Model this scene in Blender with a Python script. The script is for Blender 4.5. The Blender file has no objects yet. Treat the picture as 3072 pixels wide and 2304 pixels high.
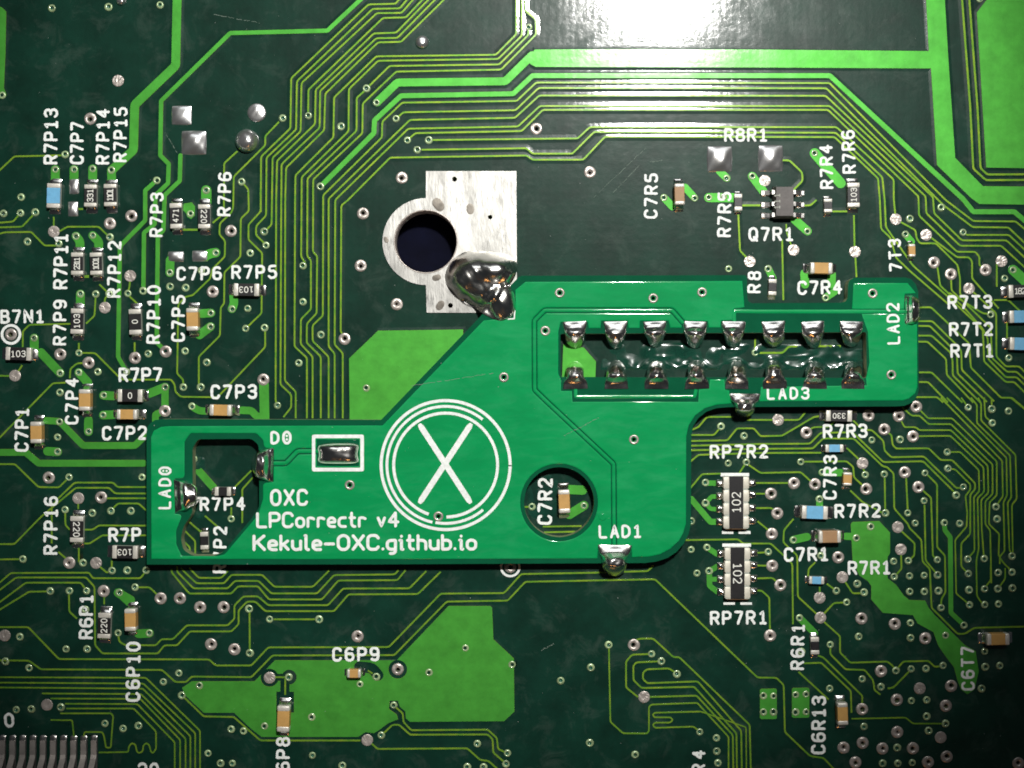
import bpy, bmesh, math, random
import numpy as np
from mathutils import Vector
from mathutils.geometry import delaunay_2d_cdt

# ---------------------------------------------------------------- scene, camera, light (1 unit = 1 cm)
sc = bpy.context.scene
sc.unit_settings.scale_length = 0.01
COL = sc.collection
CAMH = 9.5                       # camera height above the board, cm
PPC = 467.0                      # photo pixels per cm on the board surface

cam_d = bpy.data.cameras.new('camera')
cam = bpy.data.objects.new('camera', cam_d)
COL.objects.link(cam)
cam.location = (0, 0, CAMH)
cam_d.sensor_fit = 'HORIZONTAL'
cam_d.angle = 2 * math.atan(3072 / PPC / 2 / CAMH)
cam_d.clip_start = 0.1
cam_d.clip_end = 200
sc.camera = cam

world = bpy.data.worlds.new('World')
sc.world = world
world.use_nodes = True
wbg = world.node_tree.nodes['Background']
wbg.inputs['Color'].default_value = (0.80, 0.90, 1.0, 1)
wbg.inputs['Strength'].default_value = 0.022

def lamp(name, kind, loc, target, energy, color):
    d = bpy.data.lights.new(name, kind)
    o = bpy.data.objects.new(name, d)
    COL.objects.link(o)
    o.location = loc
    v = Vector(target) - Vector(loc)
    o.rotation_euler = v.to_track_quat('-Z', 'Y').to_euler()
    d.energy = energy
    d.color = color
    return o

key = lamp('work_lamp', 'SPOT', (2.4, 6.75, 15.0), (-0.10, 1.15, 0), 13300, (1.0, 0.98, 0.94))
key.data.shadow_soft_size = 0.62
key.data.spot_size = math.radians(29.2)
key.data.spot_blend = 0.54
warm = lamp('warm_lamp', 'AREA', (0.5, -14.0, 7.0), (0, 0, 0), 75, (1.0, 0.45, 0.13))
warm.data.shape = 'DISK'
warm.data.size = 2.0
bounce = lamp('bounce_fill', 'AREA', (1.0, 21.0, 17.0), (0, 0, 0), 900, (0.93, 0.97, 1.0))  # added fill imitating ceiling bounce, brightens the upper sides of the solder
bounce.data.shape = 'RECTANGLE'
bounce.data.size = 20
bounce.data.size_y = 9

sc.view_settings.view_transform = 'Standard'
sc.view_settings.look = 'None'
sc.view_settings.exposure = 0.0
sc.view_settings.gamma = 1.0
sc.view_settings.use_curve_mapping = False
sc.render.engine = 'CYCLES'
sc.cycles.use_denoising = True
sc.cycles.max_bounces = 6
sc.cycles.filter_width = 1.75

# ---------------------------------------------------------------- materials
def mat(name, base, rough=0.5, metal=0.0, coat=0.0, coat_rough=0.1, var=0.0, var_scale=3.0,
        bump=0.0, bump_scale=30.0, weave=0.0, rvar=0.0, stretch=(1, 1, 1), spec=0.5, base2=None,
        var_detail=4.0, stain=None, rot=0.0):
    m = bpy.data.materials.new(name)
    m.use_nodes = True
    nt = m.node_tree
    b = nt.nodes['Principled BSDF']
    N = nt.nodes.new
    L = nt.links.new
    b.inputs['Base Color'].default_value = (*base, 1)
    b.inputs['Roughness'].default_value = rough
    b.inputs['Metallic'].default_value = metal
    b.inputs['Coat Weight'].default_value = coat
    b.inputs['Coat Roughness'].default_value = coat_rough
    b.inputs['Specular IOR Level'].default_value = spec
    geo = N('ShaderNodeNewGeometry')
    mp = N('ShaderNodeMapping')
    mp.inputs['Scale'].default_value = stretch
    mp.inputs['Rotation'].default_value = (0, 0, rot)
    L(geo.outputs['Position'], mp.inputs['Vector'])
    def noise(scale, detail=4.0, r=0.55):
        n = N('ShaderNodeTexNoise')
        n.inputs['Scale'].default_value = scale
        n.inputs['Detail'].default_value = detail
        n.inputs['Roughness'].default_value = r
        L(mp.outputs['Vector'], n.inputs['Vector'])
        return n
    col_out = None
    if var > 0:
        n = noise(var_scale, var_detail, 0.65)
        ramp = N('ShaderNodeValToRGB')
        ramp.color_ramp.elements[0].position = 0.3
        ramp.color_ramp.elements[1].position = 0.72
        c2 = base2 if base2 else tuple(min(1, c * (1 + var)) for c in base)
        c1 = tuple(c * (1 - var) for c in base)
        ramp.color_ramp.elements[0].color = (*c1, 1)
        ramp.color_ramp.elements[1].color = (*c2, 1)
        L(n.outputs['Fac'], ramp.inputs['Fac'])
        col_out = ramp.outputs['Color']
        L(col_out, b.inputs['Base Color'])
    if stain:
        # dry flux haze and dust: patches with their own shape
        n1 = noise(stain[1], 6.0, 0.7)
        n1.inputs['Distortion'].default_value = 0.6
        r1 = N('ShaderNodeValToRGB')
        r1.color_ramp.elements[0].position = stain[2]
        r1.color_ramp.elements[1].position = stain[3]
        L(n1.outputs['Fac'], r1.inputs['Fac'])
        mx = N('ShaderNodeMix')
        mx.data_type = 'RGBA'
        mul = N('ShaderNodeMath'); mul.operation = 'MULTIPLY'
        mul.inputs[1].default_value = stain[4]
        L(r1.outputs['Color'], mul.inputs[0])
        L(mul.outputs[0], mx.inputs['Factor'])
        if col_out: L(col_out, mx.inputs['A'])
        else: mx.inputs['A'].default_value = (*base, 1)
        mx.inputs['B'].default_value = (*stain[0], 1)
        L(mx.outputs['Result'], b.inputs['Base Color'])
    if rvar > 0:
        n = noise(6.0, 6.0, 0.7)
        mr = N('ShaderNodeMapRange')
        mr.inputs['From Min'].default_value = 0.3
        mr.inputs['From Max'].default_value = 0.7
        src = coat_rough if coat > 0 else rough
        mr.inputs['To Min'].default_value = max(0.02, src - rvar)
        mr.inputs['To Max'].default_value = min(1.0, src + rvar)
        L(n.outputs['Fac'], mr.inputs['Value'])
        L(mr.outputs['Result'], b.inputs['Coat Roughness' if coat > 0 else 'Roughness'])
    prev = None
    if weave > 0:
        sx = N('ShaderNodeSeparateXYZ')
        L(geo.outputs['Position'], sx.inputs[0])
        outs = []
        for ax in ('X', 'Y'):
            mu = N('ShaderNodeMath'); mu.operation = 'MULTIPLY'; mu.inputs[1].default_value = 2 * math.pi / 0.047
            L(sx.outputs[ax], mu.inputs[0])
            si = N('ShaderNodeMath'); si.operation = 'SINE'
            L(mu.outputs[0], si.inputs[0])
            outs.append(si)
        ad = N('ShaderNodeMath'); ad.operation = 'ADD'
        L(outs[0].outputs[0], ad.inputs[0]); L(outs[1].outputs[0], ad.inputs[1])
        bp = N('ShaderNodeBump')
        bp.inputs['Strength'].default_value = weave
        bp.inputs['Distance'].default_value = 0.0006
        L(ad.outputs[0], bp.inputs['Height'])
        prev = bp
    if bump > 0:
        n = noise(bump_scale, 5.0, 0.6)
        bp = N('ShaderNodeBump')
        bp.inputs['Strength'].default_value = bump
        bp.inputs['Distance'].default_value = 0.004
        L(n.outputs['Fac'], bp.inputs['Height'])
        if prev: L(prev.outputs['Normal'], bp.inputs['Normal'])
        prev = bp
    if prev:
        L(prev.outputs['Normal'], b.inputs['Normal'])
        L(prev.outputs['Normal'], b.inputs['Coat Normal'])
    return m

M = {}
M['mask'] = mat('dark_green_solder_mask', (0.0040, 0.030, 0.0185), 0.36, 0, 1.0, 0.09, var=0.30, var_scale=4.0,
                bump=0.13, bump_scale=24, weave=0.03, rvar=0.03, spec=0.11,
                stain=((0.16, 0.20, 0.17), 5.0, 0.52, 0.86, 0.24))
M['copper'] = mat('mask_over_copper', (0.064, 0.330, 0.040), 0.50, 0.45, 0.9, 0.14, var=0.16, var_scale=9.0,
                  bump=0.08, bump_scale=40, weave=0.03, rvar=0.03, spec=0.12)
M['trace'] = mat('mask_over_thin_copper', (0.120, 0.335, 0.034), 0.48, 0.3, 0.9, 0.16, var=0.22, var_scale=14.0,
                 bump=0.08, bump_scale=80, spec=0.0, base2=(0.24, 0.36, 0.030))
M['via_ring'] = mat('via_ring', (0.33, 0.44, 0.23), 0.35, 0.25, 0.8, 0.12, var=0.5, var_scale=16)
M['via_plug'] = mat('via_plug', (0.010, 0.10, 0.060), 0.25, 0.0, 1.0, 0.06)
M['dark_hole'] = mat('hole_barrel', (0.05, 0.042, 0.035), 0.35, 0.7)
M['tin'] = mat('dull_tin', (0.47, 0.42, 0.38), 0.38, 0.55, bump=0.25, bump_scale=90, var=0.22, var_scale=12)
M['plate'] = mat('tinned_plate', (0.36, 0.355, 0.335), 0.43, 0.85, bump=0.45, bump_scale=9, var=0.45, var_scale=2.2,
                 rvar=0.2, stretch=(3.2, 0.8, 1), var_detail=5.0)
M['stained'] = mat('stained_tin', (0.15, 0.135, 0.115), 0.42, 0.8, bump=0.4, bump_scale=22, var=0.35, var_scale=8)
M['bright_solder'] = mat('bright_rough_solder', (0.93, 0.91, 0.87), 0.28, 0.93, bump=0.15, bump_scale=30, var=0.25, var_scale=9)
M['solder'] = mat('solder', (0.86, 0.83, 0.79), 0.215, 1.0, bump=0.16, bump_scale=20, var=0.12, var_scale=10, rvar=0.08)
M['lump'] = mat('hand_soldered_lump', (0.88, 0.85, 0.80), 0.22, 1.0, bump=0.6, bump_scale=11, var=0.15, var_scale=8, rvar=0.12)
M['solder_rough'] = mat('solder_dull', (0.60, 0.57, 0.54), 0.30, 1.0, bump=0.35, bump_scale=45, var=0.2, var_scale=14)
M['ink'] = mat('white_ink', (0.80, 0.83, 0.80), 0.6, bump=0.25, bump_scale=90, var=0.13, var_scale=45, spec=0.3)
M['cap_end'] = mat('chip_terminal', (0.66, 0.63, 0.56), 0.42, 0.35, bump=0.35, bump_scale=70, var=0.15, var_scale=20)
M['ceramic'] = mat('white_ceramic', (0.40, 0.42, 0.36), 0.6)
M['black'] = mat('black_coating', (0.012, 0.011, 0.012), 0.42, bump=0.1, bump_scale=80, var=0.3, var_scale=30, spec=0.4)
M['blue'] = mat('blue_coating', (0.15, 0.40, 0.62), 0.45, bump=0.1, bump_scale=60, var=0.1, var_scale=30, spec=0.3)
M['tan'] = mat('tan_ceramic', (0.50, 0.29, 0.09), 0.5, bump=0.08, bump_scale=60, var=0.10, var_scale=14, spec=0.3)
M['brown'] = mat('brown_ceramic', (0.34, 0.20, 0.10), 0.5, bump=0.08, bump_scale=60, var=0.12, var_scale=14, spec=0.3)
M['mark'] = mat('marking_ink', (0.75, 0.75, 0.68), 0.6)
M['netend'] = mat('network_terminal', (0.66, 0.63, 0.53), 0.45, 0.25, bump=0.3, bump_scale=50, var=0.12, var_scale=20)
M['plastic'] = mat('grey_moulding', (0.085, 0.075, 0.07), 0.55, bump=0.25, bump_scale=70, var=0.2, var_scale=14)
M['amask'] = mat('emerald_mask_on_laminate', (0.004, 0.085, 0.038), 0.45, 0, 1.0, 0.10, var=0.12, var_scale=5,
                 bump=0.06, bump_scale=30, spec=0.0)
M['apour'] = mat('emerald_mask_on_copper', (0.002, 0.275, 0.078), 0.45, 0, 0.9, 0.09, var=0.10, var_scale=4,
                 bump=0.045, bump_scale=14, rvar=0.04, stretch=(0.9, 2.6, 1), rot=-0.4, spec=0.05,
                 stain=((0.10, 0.42, 0.24), 4.0, 0.46, 0.82, 0.20))
M['aside'] = mat('cut_laminate_edge', (0.20, 0.24, 0.12), 0.7, bump=0.4, bump_scale=60, var=0.3, var_scale=20)
M['bench'] = mat('dark_bench', (0.0022, 0.0028, 0.0105), 0.7, var=0.5, var_scale=3, spec=0.05)
M['flux'] = mat('flux_residue', (0.006, 0.045, 0.028), 0.2, 0, 1.0, 0.05, bump=0.12, bump_scale=14, var=0.3, var_scale=9)

# ---------------------------------------------------------------- coordinates: photo pixel -> point on a plane of height z
TK = 1 / 2.765
_o = [0.0, 0.0]
def tile(x, y):
    _o[0], _o[1] = x, y
def S(x, y):
    return (_o[0] + x * TK, _o[1] + y * TK)
def W(p, z=0.0):
    f = (CAMH - z) / CAMH / PPC
    return ((p[0] - 1536.0) * f, (1152.0 - p[1]) * f)
def P(x, y, z=0.0):
    return W(S(x, y), z)
def pts(s):
    out = []
    for q in s.split():
        a, b = q.split(',')
        out.append(S(float(a), float(b)))
    return out
TPX = TK / PPC            # one tile pixel in cm

# ---------------------------------------------------------------- object helpers
def tag(o, label=None, cat=None, group=None, kind=None):
    if label: o['label'] = label
    if cat: o['category'] = cat
    if group: o['group'] = group
    if kind: o['kind'] = kind
    return o
def empty(name, loc=(0, 0, 0)):
    o = bpy.data.objects.new(name, None)
    o.empty_display_size = 0.1
    COL.objects.link(o)
    o.location = loc
    return o
def link(name, me, parent=None, loc=None):
    o = bpy.data.objects.new(name, me)
    COL.objects.link(o)
    if loc: o.location = loc
    if parent:
        o.parent = parent
    return o
def mesh(name, verts, faces, mats, smooth=False, fm=None):
    me = bpy.data.meshes.new(name)
    me.from_pydata([tuple(v) for v in verts], [], faces)
    for m in (mats if isinstance(mats, (list, tuple)) else [mats]):
        me.materials.append(m)
    if fm:
        me.polygons.foreach_set('material_index', fm)
    if smooth:
        me.polygons.foreach_set('use_smooth', [True] * len(me.polygons))
    me.update()
    return me

def round_corners(p, r):
    if len(p) < 3: return p
    out = [p[0]]
    for i in range(1, len(p) - 1):
        a, b, c = map(np.array, (p[i - 1], p[i], p[i + 1]))
        da, dc = a - b, c - b
        la, lc = np.hypot(*da), np.hypot(*dc)
        if la < 1e-7 or lc < 1e-7: continue
        t = min(r, la * 0.45, lc * 0.45)
        pa, pc = b + da / la * t, b + dc / lc * t
        out += [tuple(pa), tuple(0.25 * pa + 0.5 * b + 0.25 * pc), tuple(pc)]
    out.append(p[-1])
    return out
def normals2(p):
    n = len(p)
    res = []
    for i in range(n):
        a = np.array(p[max(0, i - 1)]); b = np.array(p[i]); c = np.array(p[min(n - 1, i + 1)])
        d1 = b - a; d2 = c - b
        l1, l2 = np.hypot(*d1), np.hypot(*d2)
        if l1 < 1e-9: d1, l1 = d2, l2
        if l2 < 1e-9: d2, l2 = d1, l1
        n1 = np.array((-d1[1], d1[0])) / l1
        n2 = np.array((-d2[1], d2[0])) / l2
        m = n1 + n2
        k = np.dot(m, m)
        m = m * (2 / k) if k > 0.35 else m / math.sqrt(max(k, 1e-6)) * 1.5
        res.append(m)
    return res
def ribbon(p, prof, verts, faces, fm, mats):
    """prof: list of (offset, z); strip i between prof[i] and prof[i+1] takes material mats[i]"""
    nn = normals2(p)
    base = len(verts)
    k = len(prof)
    for q, m in zip(p, nn):
        for off, z in prof:
            verts.append((q[0] + m[0] * off, q[1] + m[1] * off, z))
    for i in range(len(p) - 1):
        for j in range(k - 1):
            a = base + i * k + j
            faces.append((a, a + k, a + k + 1, a + 1))
            fm.append(mats[j])
    return base, k
def buffer_poly(p, w, cap=7):
    p = round_corners(p, w * 0.25) if len(p) > 2 else p
    nn = normals2(p)
    h = w / 2
    left = [(q[0] + m[0] * h, q[1] + m[1] * h) for q, m in zip(p, nn)]
    right = [(q[0] - m[0] * h, q[1] - m[1] * h) for q, m in zip(p, nn)]
    def capp(c, m):
        a0 = math.atan2(m[1], m[0])
        return [(c[0] + h * math.cos(a0 - math.pi * k / cap), c[1] + h * math.sin(a0 - math.pi * k / cap)) for k in range(1, cap)]
    return left + capp(p[-1], nn[-1]) + right[::-1] + capp(p[0], -nn[0])
def circle(c, r, n=14):
    return [(c[0] + r * math.cos(2 * math.pi * k / n), c[1] + r * math.sin(2 * math.pi * k / n)) for k in range(n)]
def inside(poly, X, Y):
    r = np.zeros(X.shape, bool)
    q = np.array(poly)
    x1, y1 = q[:, 0], q[:, 1]
    x2, y2 = np.roll(x1, -1), np.roll(y1, -1)
    for a, b, c, d in zip(x1, y1, x2, y2):
        if b == d: continue
        r ^= ((b > Y) != (d > Y)) & (X < (c - a) * (Y - b) / (d - b) + a)
    return r
def slab(outer, holes, z1, z0, bottom=False, skirt=None):
    """flat-topped sheet with straight holes and side walls -> verts, faces, per-face material (0 top, 1 sides)"""
    vs, es = [], []
    for lp in [outer] + holes:
        b = len(vs)
        vs += [Vector(q) for q in lp]
        n = len(lp)
        es += [(b + i, b + (i + 1) % n) for i in range(n)]
    ov, oe, of = delaunay_2d_cdt(vs, es, [], 0, 1e-6)[:3]
    V = np.array([(v[0], v[1]) for v in ov])
    F = np.array(of)
    C = V[F].mean(axis=1)
    ok = inside(outer, C[:, 0], C[:, 1])
    for h in holes:
        ok &= ~inside(h, C[:, 0], C[:, 1])
    F = F[ok]
    n = len(V)
    verts = [(x, y, z1) for x, y in V] + [(x, y, z0) for x, y in V]
    faces, fm = [], []
    cnt = {}
    for t in F:
        t = [int(i) for i in t]
        a, b, c = V[t[0]], V[t[1]], V[t[2]]
        if (b[0] - a[0]) * (c[1] - a[1]) - (b[1] - a[1]) * (c[0] - a[0]) < 0: t = t[::-1]
        faces.append(tuple(t)); fm.append(0)
        if bottom:
            faces.append(tuple(i + n for i in t[::-1])); fm.append(1)
        for i in range(3):
            e = (t[i], t[(i + 1) % 3])
            if (e[1], e[0]) in cnt: del cnt[(e[1], e[0])]
            else: cnt[e] = 1
    if skirt:        # sloping rim: list of (outward distance, z, material)
        nrm = {}
        for a, b in cnt:
            d = V[b] - V[a]
            l = np.hypot(*d)
            if l < 1e-9: continue
            q = np.array((d[1], -d[0])) / l
            for i in (a, b): nrm.setdefault(i, []).append(q)
        mit = {}
        for i, q in nrm.items():
            m = sum(q); k = np.dot(m, m)
            if len(q) == 2: m = m * (2 / k) if k > 0.5 else m / math.sqrt(max(k, 1e-6)) * 1.3
            mit[i] = m
        prev = {}
        for i in mit:
            prev[i] = len(verts)
            verts.append((V[i][0], V[i][1], z1))
        for d, z, mi in skirt:
            cur = {}
            for i, m in mit.items():
                cur[i] = len(verts)
                verts.append((V[i][0] + m[0] * d, V[i][1] + m[1] * d, z))
            for a, b in cnt:
                if a in cur and b in cur:
                    faces.append((prev[a], cur[a], cur[b], prev[b])); fm.append(mi)
            prev = cur
    else:
        for a, b in cnt:
            faces.append((a, a + n, b + n, b)); fm.append(1)
    used = sorted({i for f in faces for i in f})
    mp = {u: i for i, u in enumerate(used)}
    return [verts[u] for u in used], [tuple(mp[i] for i in f) for f in faces], fm
def smooth_skirt(me, fm_keep):
    me.polygons.foreach_set('use_smooth', [bool(k) for k in fm_keep])
def lathe(prof, n=16, mats=None):
    """prof: list of (r, z, material of the band below it)"""
    verts, faces, fm = [], [], []
    for r, z, m in prof:
        for k in range(n):
            a = 2 * math.pi * k / n
            verts.append((r * math.cos(a), r * math.sin(a), z))
    for i in range(len(prof) - 1):
        for k in range(n):
            a = i * n + k; b = i * n + (k + 1) % n
            faces.append((a, b, b + n, a + n)); fm.append(prof[i][2])
    return verts, faces, fm
def box_bm(x0, y0, z0, x1, y1, z1, bev=0.0, seg=2):
    bm = bmesh.new()
    bmesh.ops.create_cube(bm, size=1)
    for v in bm.verts:
        v.co = ((x0 + x1) / 2 + v.co.x * (x1 - x0), (y0 + y1) / 2 + v.co.y * (y1 - y0), (z0 + z1) / 2 + v.co.z * (z1 - z0))
    if bev > 0:
        bmesh.ops.bevel(bm, geom=list(bm.edges), offset=bev, segments=seg, profile=0.5, affect='EDGES')
    return bm
def bm_obj(name, bm, m, parent, smooth=False):
    me = bpy.data.meshes.new(name)
    bm.to_mesh(me); bm.free()
    me.materials.append(m)
    if smooth: me.polygons.foreach_set('use_smooth', [True] * len(me.polygons))
    return link(name, me, parent)
rng = random.Random(7)
def vnoise(x, y, s=1.0, seed=0):
    return (math.sin(x * 2.1 * s + seed) * math.cos(y * 1.7 * s + seed * 1.3) + 0.5 * math.sin(x * 4.7 * s - y * 3.1 * s + seed * 2.1)) / 1.5
def star_dome(outline, centre, prof, rings=9, sub=5, wob=0.0, seed=0, m=None, name='solder'):
    """solder bead: outline of (x, y, z) in cm, centre (x, y, z); prof(t) with t = 0 at the centre, 1 at the rim"""
    o = []
    n = len(outline)
    for i in range(n):       # Catmull-Rom round the rim
        p0, p1, p2, p3 = (np.array(outline[(i + k) % n]) for k in (-1, 0, 1, 2))
        for s in range(sub):
            t = s / sub
            o.append(0.5 * ((2 * p1) + (-p0 + p2) * t + (2 * p0 - 5 * p1 + 4 * p2 - p3) * t * t + (-p0 + 3 * p1 - 3 * p2 + p3) * t ** 3))
    n = len(o)
    c = np.array(centre)
    verts, faces = [tuple(c)], []
    for r in range(1, rings + 1):
        t = r / rings
        t = math.sin(t * math.pi / 2) if r < rings else 1.0
        f = prof(t)
        for q in o:
            x, y = c[0] + (q[0] - c[0]) * t, c[1] + (q[1] - c[1]) * t
            z = q[2] + (c[2] - q[2]) * f
            if r < rings and wob: z += wob * vnoise(x * 10, y * 10, 3.0, seed) * (1 - t * t)
            verts.append((x, y, z))
    for k in range(n):
        faces.append((0, 1 + k, 1 + (k + 1) % n))
    for r in range(rings - 1):
        for k in range(n):
            a = 1 + r * n + k; b = 1 + r * n + (k + 1) % n
            faces.append((a, a + n, b + n, b))
    return mesh(name, verts, faces, m or M['solder'], True)
bead = lambda t: math.sqrt(max(0.0, 1 - t * t))
soft = lambda t: max(0.0, 1 - t ** 2.3) ** 0.56
cone = lambda t: 0.5 * (1 + math.cos(math.pi * t))

# ---------------------------------------------------------------- stroke lettering
G = {
 'A': '0,0 .3,1 .6,0|.1,.34 .5,.34', 'B': '0,0 0,1|0,1 .42,1 .55,.88 .55,.64 .42,.53 0,.53|.42,.53 .6,.4 .6,.13 .45,0 0,0',
 'C': '.6,.8 .48,1 .14,1 0,.84 0,.16 .14,0 .48,0 .6,.2', 'D': '0,0 0,1 .34,1 .6,.76 .6,.24 .34,0 0,0',
 'K': '0,0 0,1|.58,1 .03,.42|.16,.58 .6,0', 'L': '0,1 0,0 .56,0', 'N': '0,0 0,1 .6,0 .6,1',
 'O': '.18,0 .42,0 .6,.2 .6,.8 .42,1 .18,1 0,.8 0,.2 .18,0', 'P': '0,0 0,1|0,1 .45,1 .6,.87 .6,.58 .45,.45 0,.45',
 'Q': '.18,0 .42,0 .6,.2 .6,.8 .42,1 .18,1 0,.8 0,.2 .18,0|.36,.26 .62,-.04', 'R': '0,0 0,1|0,1 .45,1 .6,.87 .6,.6 .45,.48 0,.48|.3,.48 .6,0',
 'T': '0,1 .6,1|.3,1 .3,0', 'X': '0,0 .6,1|0,1 .6,0',
 '0': '.2,0 .4,0 .6,.22 .6,.78 .4,1 .2,1 0,.78 0,.22 .2,0', '1': '.1,.8 .32,1 .32,0|.1,0 .54,0',
 '2': '0,.8 .14,1 .46,1 .6,.83 .6,.62 .02,.0 .6,0', '3': '.02,.86 .16,1 .44,1 .58,.86 .58,.64 .42,.53 .2,.53|.42,.53 .6,.38 .6,.15 .44,0 .14,0 0,.16',
 '4': '.44,0 .44,1|.44,1 0,.32 .62,.32', '5': '.56,1 .06,1 .03,.56 .4,.6 .6,.44 .6,.16 .44,0 .14,0 0,.14',
 '6': '.54,.9 .42,1 .16,1 0,.8 0,.18 .15,0 .45,0 .6,.16 .6,.42 .45,.56|.45,.56 .14,.56 0,.42', '7': '0,1 .6,1 .22,0',
 '8': '.16,.54 .03,.68 .03,.86 .16,1 .44,1 .57,.86 .57,.68 .44,.54 .16,.54|.16,.54 0,.4 0,.14 .16,0 .44,0 .6,.14 .6,.4 .44,.54 .16,.54',
 '9': '.06,.1 .18,0 .44,0 .6,.2 .6,.82 .45,1 .15,1 0,.84 0,.58 .15,.44|.15,.44 .46,.44 .6,.58',
 'z': '.2,0 .4,0 .6,.22 .6,.78 .4,1 .2,1 0,.78 0,.22 .2,0|.3,.33 .3,.36|.3,.64 .3,.67',
 'b': '0,1 0,0|0,0 .32,0 .46,.14 .46,.5 .32,.64 0,.64', 'c': '.44,.64 .14,.64 0,.5 0,.14 .14,0 .44,0',
 'e': '.44,0 .14,0 0,.14 0,.5 .14,.64 .3,.64 .44,.5 .44,.34|.44,.34 .04,.3', 'g': '.46,0 .14,0 0,.14 0,.5 .14,.64 .46,.64|.46,.64 .46,-.18 .34,-.3 .16,-.3',
 'h': '0,0 0,1|0,.64 .3,.64 .44,.5 .44,0', 'i': '.0,.64 .1,.64 .1,0 .2,0|.1,.92 .1,.96', 'k': '0,0 0,1|.4,.64 .06,.3|.14,.38 .42,0',
 'l': '0,1 .06,1 .06,.1 .14,0 .22,0', 'o': '.14,0 .34,0 .48,.14 .48,.5 .34,.64 .14,.64 0,.5 0,.14 .14,0',
 'r': '0,0 0,.64 .26,.64 .4,.56', 't': '.12,1 .12,.14 .24,0 .36,0|0,.64 .34,.64', 'u': '0,.64 0,.14 .14,0 .3,0 .46,.12|.46,.64 .46,0',
 'v': '0,.64 .22,0 .44,.64', '-': '0,.4 .5,.4', '.': '.0,.03 .02,.03', ' ': '',
}
def strokes(ch):
    g = G[ch]
    return [[tuple(map(float, q.split(','))) for q in s.split()] for s in g.split('|') if s]
def gw(ch):
    xs = [q[0] for s in strokes(ch) for q in s]
    return max(xs) if xs else 0.3
def text_mesh(name, s, p0, p1, h, stroke, z, thick, m, mono=True, gap=0.26, rag=0.0, dz=0.0003):
    """p0, p1: ends of the baseline in photo pixels; h, stroke in pixels"""
    p0, p1 = np.array(p0), np.array(p1)
    d = p1 - p0
    Ltot = np.hypot(*d)
    d = d / Ltot
    up = np.array((d[1], -d[0]))
    verts, faces, fm = [], [], []
    n = len(s)
    hh = (h - stroke)
    if mono:
        cw = 0.60
        pitch = (Ltot - stroke - cw * hh) / max(1, n - 1)
        xo = [stroke / 2 + i * pitch for i in range(n)]
        sxs = hh
    else:
        tot = sum(gw(c) for c in s) + gap * (n - 1)
        sxs = (Ltot - stroke) / tot
        xo, x = [], stroke / 2
        for c in s:
            xo.append(x); x += (gw(c) + gap) * sxs
    zz = 0
    for c, x in zip(s, xo):
        for st in strokes(c):
            pp = []
            for a, b in st:
                q = p0 + d * (x + a * sxs) + up * (stroke / 2 + b * hh)
                pp.append(W(q, z))
            closed = pp[0] == pp[-1] and len(pp) > 2
            if closed:      # closed glyph: start and end in the middle of a straight piece, so the ends meet exactly
                mid_ = tuple((np.array(pp[0]) + np.array(pp[1])) / 2)
                pp = [mid_] + pp[1:] + [mid_]
            w = stroke / PPC / 2
            pp = round_corners(pp, w * 1.3)
            # rounded ends
            a = np.array(pp[0]) - np.array(pp[1]); la = np.hypot(*a)
            bq = np.array(pp[-1]) - np.array(pp[-2]); lb = np.hypot(*bq)
            if la < 1e-9 or lb < 1e-9: continue
            a /= la; bq /= lb
            if not closed: pp = [tuple(np.array(pp[0]) + a * w * 0.7)] + pp + [tuple(np.array(pp[-1]) + bq * w * 0.7)]
            if rag:          # silk-screen edges: closely spaced rows of uneven width
                dn = [pp[0]]
                for i in range(1, len(pp)):
                    q0, q1 = np.array(pp[i - 1]), np.array(pp[i])
                    k_ = max(1, int(np.hypot(*(q1 - q0)) / (w * 0.8)))
                    dn += [tuple(q0 + (q1 - q0) * (j_ + 1) / k_) for j_ in range(k_)]
                pp = dn
            zt = z + thick + dz * (zz % 5); zz += 1
            b0, k = ribbon(pp, [(-w, z - 0.001), (-w * 0.86, zt), (w * 0.86, zt), (w, z - 0.001)], verts, faces, fm, [0, 0, 0])
            if rag:
                for ii in range(len(pp)):
                    cx, cy = pp[ii]
                    fl, fr = 1 + rng.uniform(-rag, rag * .7), 1 + rng.uniform(-rag, rag * .7)
                    for j in range(k):
                        v = verts[b0 + ii * k + j]
                        q_ = fl if j < 2 else fr
                        verts[b0 + ii * k + j] = (cx + (v[0] - cx) * q_, cy + (v[1] - cy) * q_, v[2])
            for ii in (() if closed else (0, len(pp) - 1)):               # narrow the end row for a rounded tip
                cx, cy = pp[ii]
                for j in range(k):
                    v = verts[b0 + ii * k + j]
                    verts[b0 + ii * k + j] = (cx + (v[0] - cx) * 0.45, cy + (v[1] - cy) * 0.45, v[2])
    return mesh(name, verts, faces, m)
# ---------------------------------------------------------------- the layout of the main board, read off the photograph tile by tile
VIAS, RINGS, DOTS, TR, AREAS, STUBS, TEXTS, CHIPS, PADS = [], [], [], [], [], [], [], [], []
def V(s): VIAS.extend(pts(s))
def GR(s): RINGS.extend(pts(s))
def D(s): DOTS.extend(pts(s))
def T(s, w=19): TR.append((pts(s), w))
def ST(s, w=72): STUBS.append((pts(s), w))
def A(s, holes=None): AREAS.append((pts(s), holes or []))
def TX(s, x0, y0, x1, y1, h=118): TEXTS.append((s, S(x0, y0), S(x1, y1), h * TK))
def CH(kind, x0, y0, x1, y1, label, mark=None, way='up'): CHIPS.append((kind, S(x0, y0), S(x1, y1), label, mark, way))
def PD(cx, cy, w, h, hz=0.016): PADS.append((S(cx, cy), w * TK, h * TK, hz))

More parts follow.
